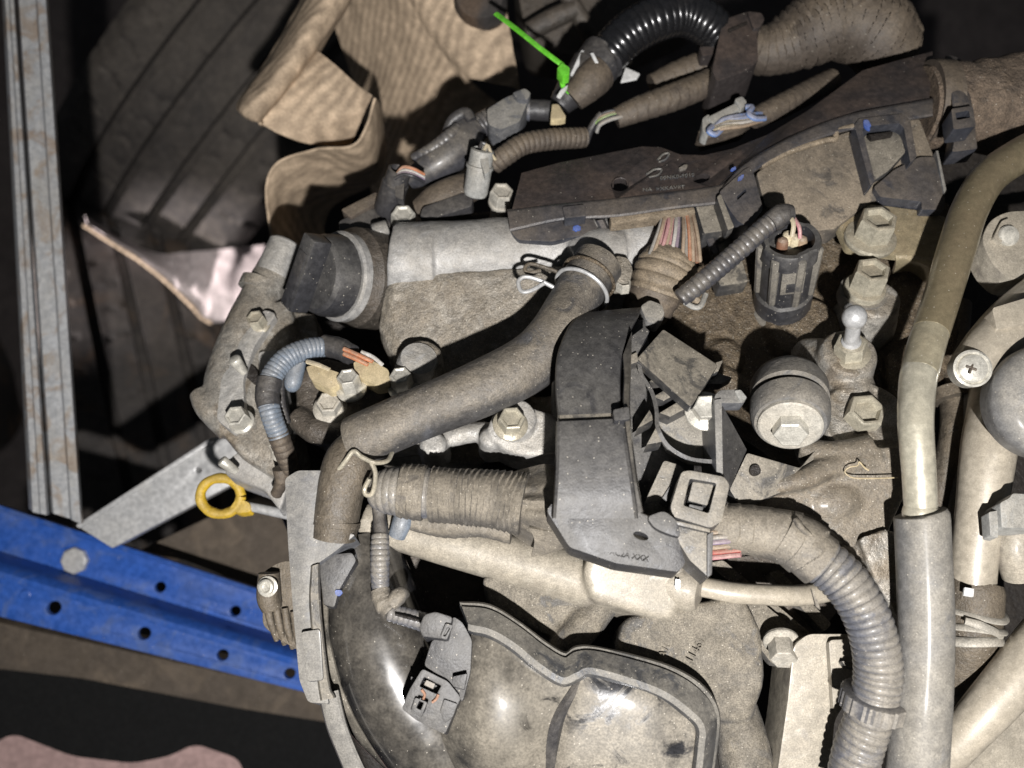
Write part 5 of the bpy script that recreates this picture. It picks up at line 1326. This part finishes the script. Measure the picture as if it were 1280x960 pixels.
# connector block and right harness
cn = thing('square_connector', 'dusty square connector with a framed lock at the right harness', 'connector', (870, 650, 10))
mk('upper_shell', MB().prism(rc([(852, 590), (862, 588), (905, 596), (912, 606), (902, 652), (888, 660), (842, 646), (838, 634)], 4), 30, 16, 1.0,
                             [rc([(862, 598), (896, 604), (886, 642), (854, 632)], 3)]), M['black_dusty'], cn)
mk('lock_tab', MB().prism(rc([(866, 602), (892, 606), (884, 632), (860, 626)], 2), 28, 5, 0.6), M['black_dusty'], cn)
mk('lock_nose', MB().prism(rc([(862, 630), (880, 634), (876, 642), (860, 638)], 2), 29, 5, 0.5), M['black'], cn)
mk('lower_shell', MB().prism(rc([(836, 650), (886, 662), (892, 670), (886, 722), (862, 700), (840, 664)], 3), 27, 12, 0.9), M['black_dusty'], cn)
mk('shell_seam', MB().prism([(836, 648), (888, 661), (888, 666), (837, 654)], 28.5, 4, 0.4), M['black_dusty'], cn)
mk('shell_fin', MB().prism([(884, 668), (892, 664), (890, 718), (884, 722)], 28, 12, 0.3), M['black'], cn)
for i, c in enumerate(['black', 'tan', 'tan', 'grey', 'violet', 'tan', 'red', 'pink']):
    y = 650 + i * 6.2
    wirething('wire', [(880, y + 4, 20, 6.4), (896, y + 3, 22 - abs(i - 3.5), 6.4), (914, y + 1, 22 - abs(i - 3.5), 6.4), (926, y, 20, 6)], M['w_' + c], cn)
rh = thing('right_harness', 'dusty corrugated wiring harness bending down at the lower right', 'wiring harness', (1060, 760, 10))
tube('tape_start', [(902, 658, 14, 58), (910, 660, 15, 62), (950, 664, 17, 64), (986, 672, 19, 66), (1012, 688, 20, 68)], M['tape'], rh, wrap(4.6, 0.05, 0.05, 0.8, 8), 44, 0.35)
tube('tape_cross', [(976, 668, 19, 68), (1000, 682, 20, 72), (1026, 702, 21, 68)], M['tape'], rh, wrap(6.0, 0.08, 0.08, 1.6, 3), 44, 0.35)
tube('corrugated_bend', [(1008, 690, 20, 60), (1036, 708, 22, 61), (1062, 734, 24, 60), (1082, 768, 25, 59), (1094, 805, 25, 59), (1098, 840, 24, 60), (1094, 872, 23, 58)], M['loom_grey'], rh, corr(2.35, 0.085, 2.0), 36, 0.22)
tube('corrugated_tail', [(1092, 872, 22, 56), (1084, 905, 20, 58), (1072, 940, 18, 60), (1062, 985, 16, 60)], M['loom_grey'], rh, corr(2.5, 0.085, 2.0), 36, 0.22)
hax2 = E(1084, 905, 20) - E(1098, 850, 24)
mb = MB(); mb.lathe((1094, 868, 22.5), hax2, [(0, 9.0), (0.3, 9.8), (5.4, 9.8), (5.8, 9.0)], 72, 0, lambda t, th: 1.0 + (0.045 if int(th * 36 / math.pi) % 2 else 0))
mk('toothed_ring', mb, M['loom_grey'], rh)
mk('tape_tear', MB().sweep([(994, 650, 26, 8), (1002, 660, 28, 9), (1016, 672, 27, 6)], lumpy(0.3, 0.4), 10, 0.5), M['tape'], rh)
mk('tape_tear', MB().prism([(1014, 735), (1022, 750), (1026, 762), (1020, 758)], 20, 1, 0.2), M['tape'], rh)

# ------------------------------------------------------------------ rubber mount
rm = thing('rubber_mount', 'grey rubber bush with a washer and hexagon bolt', 'rubber mount', (970, 530, 0))
max_ = axis(-0.22, -0.64, 0.735)
b0 = E(986, 478, 4)
mb = MB(); mb.lathe(b0, max_, [(-4, 9), (0, 12.0), (3, 13.2), (9.4, 13.2), (10.4, 12.4)], 44); mk('upper_bush', mb, M['rubber_mount'], rm)
mb = MB(); mb.lathe(b0, max_, [(10.2, 11.8), (12.2, 11.8)], 40); mk('groove_ring', mb, M['deep'], rm)
mb = MB(); mb.lathe(b0, max_, [(12.0, 12.2), (13.2, 13.3), (18.5, 13.0), (20.5, 12.2), (21.5, 11.6)], 44); mk('lower_bush', mb, M['rubber_mount'], rm)
mb = MB(); mb.lathe(b0, max_, [(21.2, 10.2), (21.6, 10.6), (22.8, 10.5), (23.2, 9.9)], 40); mk('washer', mb, M['bolt_dusty'], rm)
bolt(rm, b0 + max_ * 27.5 * MM, 10, 5, max_, 'bolt_bright', 0, dish=0)
# mounting arm
ma = thing('mounting_arm', 'dark dusty cast mounting arm with a hole below the rubber bush', 'bracket', (1010, 620, -10))
mb = MB()
mb.prism(rc([(912, 612, 12), (934, 566, 12), (1000, 585, 10), (1030, 550, 4), (1042, 560, 4), (1000, 606, 8), (960, 622, 12), (926, 634, 12)], 3), 0, 8, 1)
mk('upper_plate', mb, M['black_dusty'], ma)
mk('plate_hole', MB().lathe((944, 588, 13.0), (0, 0.2, 1), [(-2, 1.8), (0.5, 1.8)], 18), M['deep'], ma)
mb = MB()
mb.prism(rc([(905, 632), (960, 606), (1005, 590), (1060, 560), (1140, 556), (1140, 600), (1108, 672), (1085, 690), (1060, 690), (1046, 668), (1010, 642), (960, 636)], 8), 8, 14, 3)
mb.sweep([(920, 628, 6, 16), (960, 610, 8, 22), (1005, 598, 8, 28), (1050, 580, 6, 30), (1120, 572, 4, 30)], None, 20)
mb.sweep([(1000, 560, 0, 30), (1040, 568, 4, 34), (1090, 560, 4, 34)], None, 20)
mb.ball((1040, 628, 3), 9, (1.4, 1, 0.8))
cast('arm_casting', mb, M['arm'], ma, voxel=0.7, smooth=8, rough=0.05)
mk('arm_lip', MB().sweep([(912, 634, 6, 8), (960, 638, 6, 12), (1000, 650, 4, 14), (1038, 668, 2, 10)], None, 14, 0.8), M['black_dusty'], ma)
mb = MB()
mb.prism(rc([(1074, 672), (1108, 660), (1136, 670), (1144, 782), (1122, 772), (1092, 722)], 6), 12, 16, 3)
mb.sweep([(1048, 686, 6, 20), (1064, 692, 6, 24), (1086, 684, 6, 22)], None, 18)
cast('silver_foot', mb, M['boss'], ma, voxel=0.7, smooth=4, rough=0.3)
st_ = thing('straw', 'thin curled dry straw lying on the mounting arm', 'straw', (1080, 590, 6))
mk('straw_stem', MB().sweep([(1122, 597, 12, 1.8), (1090, 598, 12, 1.8), (1066, 597, 12, 1.8), (1056, 590, 12, 1.8), (1062, 584, 13, 1.8), (1072, 582, 13, 1.8), (1074, 577, 13, 1.8), (1080, 584, 13, 2.4), (1086, 588, 13, 2)], None, 6, 0.6), M['cream'], st_)

# ------------------------------------------------------------------ brown head casting with bosses
hc2 = thing('head_casting', 'brown gritty engine casting with round bosses under the bolts', 'engine casting', (1020, 450, -25))
mb = MB()
mb.prism(rc([(800, 330), (900, 300), (960, 260), (1070, 250), (1190, 250), (1200, 420), (1140, 590), (1040, 600), (940, 520), (880, 470), (850, 420)], 10), -24, 20, 3)
def boss(mb, top, L, prof, ax=None):
    ax = ax or EN
    t = mb.pt(top)
    mb.lathe(t - ax * L * MM, ax, prof, 36)
cast_floor = mb; mb = MB()
boss(mb, (1062, 440, 2), 34, [(0, 15), (20, 12.6), (32, 10.2), (34, 9.4)], axis(-0.04, 0.5, 0.86))
boss(mb, (1096, 372, -4), 26, [(0, 13), (10, 12.5), (25, 9.0), (26, 8.4)], axis(-0.04, 0.5, 0.86))
boss(mb, (1085, 526, 0), 26, [(0, 18.5), (20, 17), (24.5, 15.6), (25.6, 14.6), (24, 12.6), (23.8, 1)], axis(0.0, 0.42, 0.9))
mb.prism(rc([(1042, 528), (1120, 520), (1136, 545), (1128, 590), (1060, 592), (1036, 560)], 12), -4, 18, 4)
bosses = mb; mb = cast_floor
boss(mb, (1006, 404, -16), 14, [(0, 16), (10, 14.5), (12, 13)], axis(-0.1, 0.42, 0.9))
boss(mb, (908, 440, -18), 12, [(0, 10), (8, 8), (11, 5)], EN)
mb.sweep([(870, 470, -24, 40), (905, 476, -22, 36), (940, 500, -22, 40)], None, 24)
mb.prism(rc([(1110, 440), (1150, 420), (1140, 540), (1118, 560)], 6), -16, 12, 3)
mb2 = bosses
mb2.sweep([(1000, 446, -20, 44), (1030, 452, -12, 56), (1056, 486, -11, 70), (1062, 524, -12, 74)], None, 30)
cast('boss_casting', mb2, M['boss'], hc2, voxel=0.7, smooth=6, rough=0.3)
cast('casting_body', mb, M['brown_cast'], hc2, voxel=0.8, smooth=7, rough=0.7)
bolt(hc2, (1085, 512, 4.5), 11.6, 6, axis(0.0, 0.46, 0.89), 'bolt', 0, 2.0, dish=2.4, label='large hexagon bolt with a deep dished head')
b = bolt(hc2, (1092, 336, 8), 11.4, 9, axis(-0.03, 0.60, 0.80), 'bolt', 15.6, 3, dish=1.8, label='hexagon bolt on a tall boss')
mb = MB(); ax = axis(-0.03, 0.60, 0.80); t = E(1092, 336, 8) - ax * 12 * MM; mb.lathe(t, ax, [(-5, 8.8), (-4.4, 9.0), (0, 8.9)], 36); mk('boss_collar', mb, M['rubber_mount'], hc2)
# ball stud
bs_ = thing('ball_stud', 'silver ball stud screwed into a boss', 'ball stud', (1060, 430, 0))
bax2 = axis(-0.22, 0.62, 0.75)
t = E(1064, 428, 8)
mb = MB(); hexhead(mb, t, bax2, 10, 6, 0, 0.2); mb.lathe(t - bax2 * 6 * MM, bax2, [(-1.2, 7.0), (0, 7.2), (0.5, 6.2)], 28); mk('stud_nut', mb, M['bolt'], bs_)
mb = MB(); mb.lathe(t, bax2, [(-1, 3.4), (0.6, 3.4), (1.0, 2.7), (9.5, 2.5), (10.2, 3.2), (11.0, 3.7), (12.2, 4.1), (13.4, 4.2), (14.8, 3.9), (16.2, 3.1), (17.1, 2.0), (17.5, 0.6)], 28); mk('ball_head', mb, M['galv_clean'], bs_)

# plated bracket with the big flange bolt
pb = thing('plated_bracket', 'brown stained plated bracket with a bright bent edge', 'bracket', (1130, 300, -10))
mk('bracket_plate', MB().prism(rc([(1040, 262), (1060, 250), (1150, 262), (1176, 268), (1194, 276), (1186, 300), (1176, 322), (1120, 318), (1060, 310)], 6), -2, 4, 1.2), M['bracket'], pb)
mk('bent_edge', MB().loft([[(1118, 316, -2.2), (1145, 318, -2.2), (1176, 318, -2.2), (1184, 304, -2.2)], [(1120, 326, -5), (1146, 328, -5), (1178, 328, -5), (1188, 308, -5)], [(1118, 338, -14), (1140, 336, -14), (1168, 346, -14), (1190, 312, -14)], [(1116, 342, -20), (1138, 340, -20), (1166, 354, -20), (1190, 316, -22)]], 4, 5), M['bracket'], pb, solid=1.5)
bolt(pb, (1100, 272, 11), 12.4, 9, axis(0.0, 0.58, 0.81), 'bolt', 20, 3.0, dish=2.4, label='large flange bolt with a dished head')

# ------------------------------------------------------------------ pipes on the right
p1 = thing('metal_pipe', 'olive plated metal pipe bending down the right side into a grey hose', 'pipe', (1170, 440, 10))
tube('pipe_run', [(1310, 176, 6, 44), (1272, 196, 10, 44), (1236, 222, 14, 44), (1212, 262, 17, 44), (1196, 310, 20, 45), (1178, 370, 22, 44), (1163, 416, 23.6, 44.6)], M['pipe'], p1, None, 40, 1.0)
tube('pipe_middle', [(1167, 404, 23.2, 43.0), (1158, 432, 24, 45), (1149.5, 466, 24.9, 44.1)], M['pipe_mid'], p1, None, 40, 1.0)
tube('pipe_end', [(1151, 458, 24.7, 42.8), (1147, 478, 25, 44), (1144.5, 530, 25, 42), (1148.5, 590, 25, 40), (1151, 640, 24, 39)], M['pipe_clean'], p1, None, 40, 1.0)
tube('pipe_bead', [(1151, 634, 24, 41), (1151, 640, 24, 44), (1151.5, 646, 24, 44)], M['pipe_clean'], p1, None, 32, 0.5)
h1 = thing('grey_hose', 'grey dusty rubber hose hanging straight down at the right', 'hose', (1155, 800, 10))
tube('hose_body', [(1151, 641, 24, 60), (1152, 646, 24, 65), (1154, 690, 24, 65), (1157, 760, 24, 66), (1157, 820, 24, 66), (1152, 890, 24, 70), (1144, 985, 22, 74)], M['hose_grey'], h1, lumpy(0.012, 0.03), 44, 1.0)
p2 = thing('beige_pipe', 'wide beige pipe standing right of the grey hose', 'pipe', (1225, 640, 0))
tube('pipe_run', [(1250, 430, -16, 62), (1246, 500, -12, 64), (1236, 560, -8, 64), (1226, 640, -6, 58), (1218, 700, -6, 54), (1216, 742, -6, 52)], M['pipe_beige'], p2, None, 40, 1.0)
h2 = thing('dark_hose', 'dark rubber hose with two white spring clamps under the beige pipe', 'hose', (1220, 780, -10))
tube('hose_body', [(1217, 728, -8, 66), (1216, 740, -8, 72), (1212, 790, -10, 70), (1200, 840, -16, 64), (1190, 900, -26, 60)], M['rubber_brown'], h2, lumpy(0.02), 36, 1.0)
for (cy, tt) in [(762, 0), (778, 1), (793, 2)]:
    c = E(1214 - tt * 1.5, cy, -9)
    a_ = (E(1212, 800, -10) - E(1217, 730, -8)).normalized()
    u_ = Vector((1, 0, 0)); u_ = (u_ - a_ * u_.dot(a_)).normalized(); w_ = a_.cross(u_)
    pts = [(c + (u_ * math.cos(q) + w_ * math.sin(q)) * 10.3 * MM + a_ * MM * 1.0 * math.sin(2 * q + tt), 3.6) for q in [2 * math.pi * k / 22 for k in range(23)]]
    mk('clamp_ring', MB().sweep(pts, None, 10, 0.8, 0.5), M['bolt_dusty'], h2)
mk('paint_tag', MB().prism([(1206, 734), (1218, 736), (1217, 746), (1205, 744)], 3.4, 1, 0.2), M['paper'], h2)
mk('clamp_ear', MB().sweep([(1206, 776, 2.5, 9), (1226, 782, 3.5, 11), (1244, 790, 2, 10), (1252, 796, -2, 9)], lumpy(0.1, 0.2), 12, 0.6, 0.6), M['bolt_dusty'], h2)
p3 = thing('corner_pipe', 'shiny tan pipe slanting into the bottom right corner', 'pipe', (1240, 880, 0))
tube('pipe_run', [(1330, 770, -4, 62), (1300, 806, 0, 62), (1272, 842, 2, 62), (1236, 884, 2, 58), (1204, 920, 0, 52), (1176, 950, -4, 50)], M['pipe_beige'], p3, None, 40, 1.0)

# parts at the right edge
ar = thing('screw_arm', 'dusty round arm end with a cross head screw', 'arm', (1220, 440, 10))
mb = MB()
mb.sweep([(1212, 462, 14, 52), (1236, 430, 14, 56), (1270, 400, 10, 66), (1310, 370, 6, 70)], None, 32)
cast('arm_body', mb, M['pipe_beige'], ar, voxel=0.8, smooth=5)
mb = MB(); mb.lathe((1214, 461, 20), axis(-0.1, 0.1, 1), [(-4, 6.2), (1.2, 6.3), (1.6, 5.6), (0.9, 5.0), (1.8, 4.6), (2.6, 3.4), (2.9, 0.4)], 32); mk('screw', mb, M['bolt_bright'], ar)
for q in (20, 110):
    c_, s_ = math.cos(math.radians(q)), math.sin(math.radians(q))
    mk('screw_slot', MB().sweep([(1214 - 7 * c_, 460 - 7 * s_, 22.9, 3.4), (1214 + 7 * c_, 460 + 7 * s_, 22.9, 3.4)], None, 8, 1), M['tape_dark'], ar)
mk('arm_flat', MB().prism(rc([(1240, 385), (1290, 370), (1290, 402), (1246, 412)], 4), 24, 8, 1), M['pipe_beige'], ar)
dcp = thing('round_cover', 'dark domed round cover cut off by the right edge', 'cover', (1290, 500, 10))
mb = MB(); mb.lathe((1318, 502, 22), axis(-0.1, 0.1, 1), [(-10, 19.0), (-3, 19.5), (0, 19.3), (2.5, 17.5), (4, 14), (5, 9), (5.2, 1)], 56); mk('cover_dome', mb, M['hose_grey'], dcp)
rv_ = thing('riveted_arm', 'grey arm end with a shiny rivet at the right edge', 'arm', (1260, 290, -5))
mb = MB(); mb.prism(rc([(1226, 300), (1236, 276), (1258, 264), (1310, 262), (1310, 345), (1262, 350), (1240, 330)], 12), 6, 12, 2); mk('arm_plate', mb, M['tan_paint'], rv_)
mk('arm_step', MB().prism(rc([(1242, 296), (1252, 276), (1262, 272), (1264, 280), (1256, 290), (1252, 304)], 3), 8.5, 5, 0.8), M['tan_paint'], rv_)
mk('arm_side', MB().sweep([(1240, 318, -4, 34), (1262, 352, -8, 40), (1284, 384, -14, 40)], None, 20, 1), M['hose_grey'], rv_)
mb = MB(); mb.lathe((1262, 294, 9), axis(0, 0.1, 1), [(-3, 4.0), (-0.4, 4.0), (0.3, 3.5), (0.8, 2.0), (0.9, 0.3)], 24); mk('rivet', mb, M['bolt_bright'], rv_)
rs = thing('ring_nut', 'tan fitting with a grey collar at the right edge beside the beige pipe', 'fitting', (1270, 660, 0))
mk('fitting_body', MB().sweep([(1268, 655, -2, 46), (1268, 690, -2, 46), (1274, 720, -4, 40)], None, 28, 0.8), M['tan_paint'], rs)
mk('grey_collar', MB().prism(rc([(1250, 628), (1262, 622), (1266, 616), (1300, 618), (1300, 660), (1252, 660)], 3), 12, 10, 1), M['grey_conn'], rs)
mk('pipe_tag', MB().prism(rc([(1236, 640), (1248, 638), (1248, 672), (1238, 670)], 2), 10, 5, 0.6), M['grey_conn'], rs)
# bottom right beige block
bl = thing('beige_block', 'beige dusty moulded block between the manifold and the right harness', 'engine cover', (1020, 880, 0))
mb = MB(); mb.prism(rc([(992, 806), (1010, 792), (1065, 792), (1070, 860), (1044, 900), (1036, 990), (968, 990), (984, 880)], 8), 4, 24, 3)
mb.prism(rc([(1036, 800), (1064, 799), (1066, 850), (1042, 888)], 6), 7, 2.9, 1)
mk('block_body', mb, M['tan_paint'], bl)
mk('loom_catch', MB().prism([(1052, 826), (1066, 828), (1068, 836), (1056, 832)], 10, 4, 0.3), M['black_dusty'], bl)
mk('side_foot', MB().prism(rc([(932, 960), (960, 950), (980, 960), (970, 1000), (930, 1000)], 4), -6, 14, 1), M['tan_paint'], bl)
vc = thing('vacuum_pipe', 'dark curved hose behind the two right pipes', 'hose', (1190, 560, -30))
tube('hose_body', [(1196, 380, -30, 34), (1192, 450, -30, 34), (1196, 540, -28, 40), (1184, 600, -30, 44), (1170, 640, -34, 40)], M['rubber_brown'], vc, None, 28, 1)
tube('hose_collar', [(1185, 486, -26, 44), (1190, 500, -26, 48)], M['rubber_brown'], vc, None, 28, 0.8)
tube('thin_pipe', [(1224, 420, -22, 20), (1214, 520, -22, 22), (1200, 620, -24, 24), (1190, 690, -26, 24)], M['hose_grey'], vc, None, 20, 1)
gb = thing('ground_casting', 'gritty pale casting in the bottom right corner behind the slanting pipe', 'engine casting', (1240, 930, -30))
mb = MB(); mb.prism(rc([(1180, 960), (1240, 900), (1330, 860), (1330, 1010), (1180, 1010)], 6), -34, 14, 2)
cast('casting_body', mb, M['tan_paint'], gb, voxel=1.2, smooth=4, rough=0.8)

# aim of the added daylight spot
tgt = V(215, 345, -470)
d_ = (tgt - added_spot.location).normalized()
added_spot.rotation_euler = d_.to_track_quat('-Z', 'Y').to_euler()
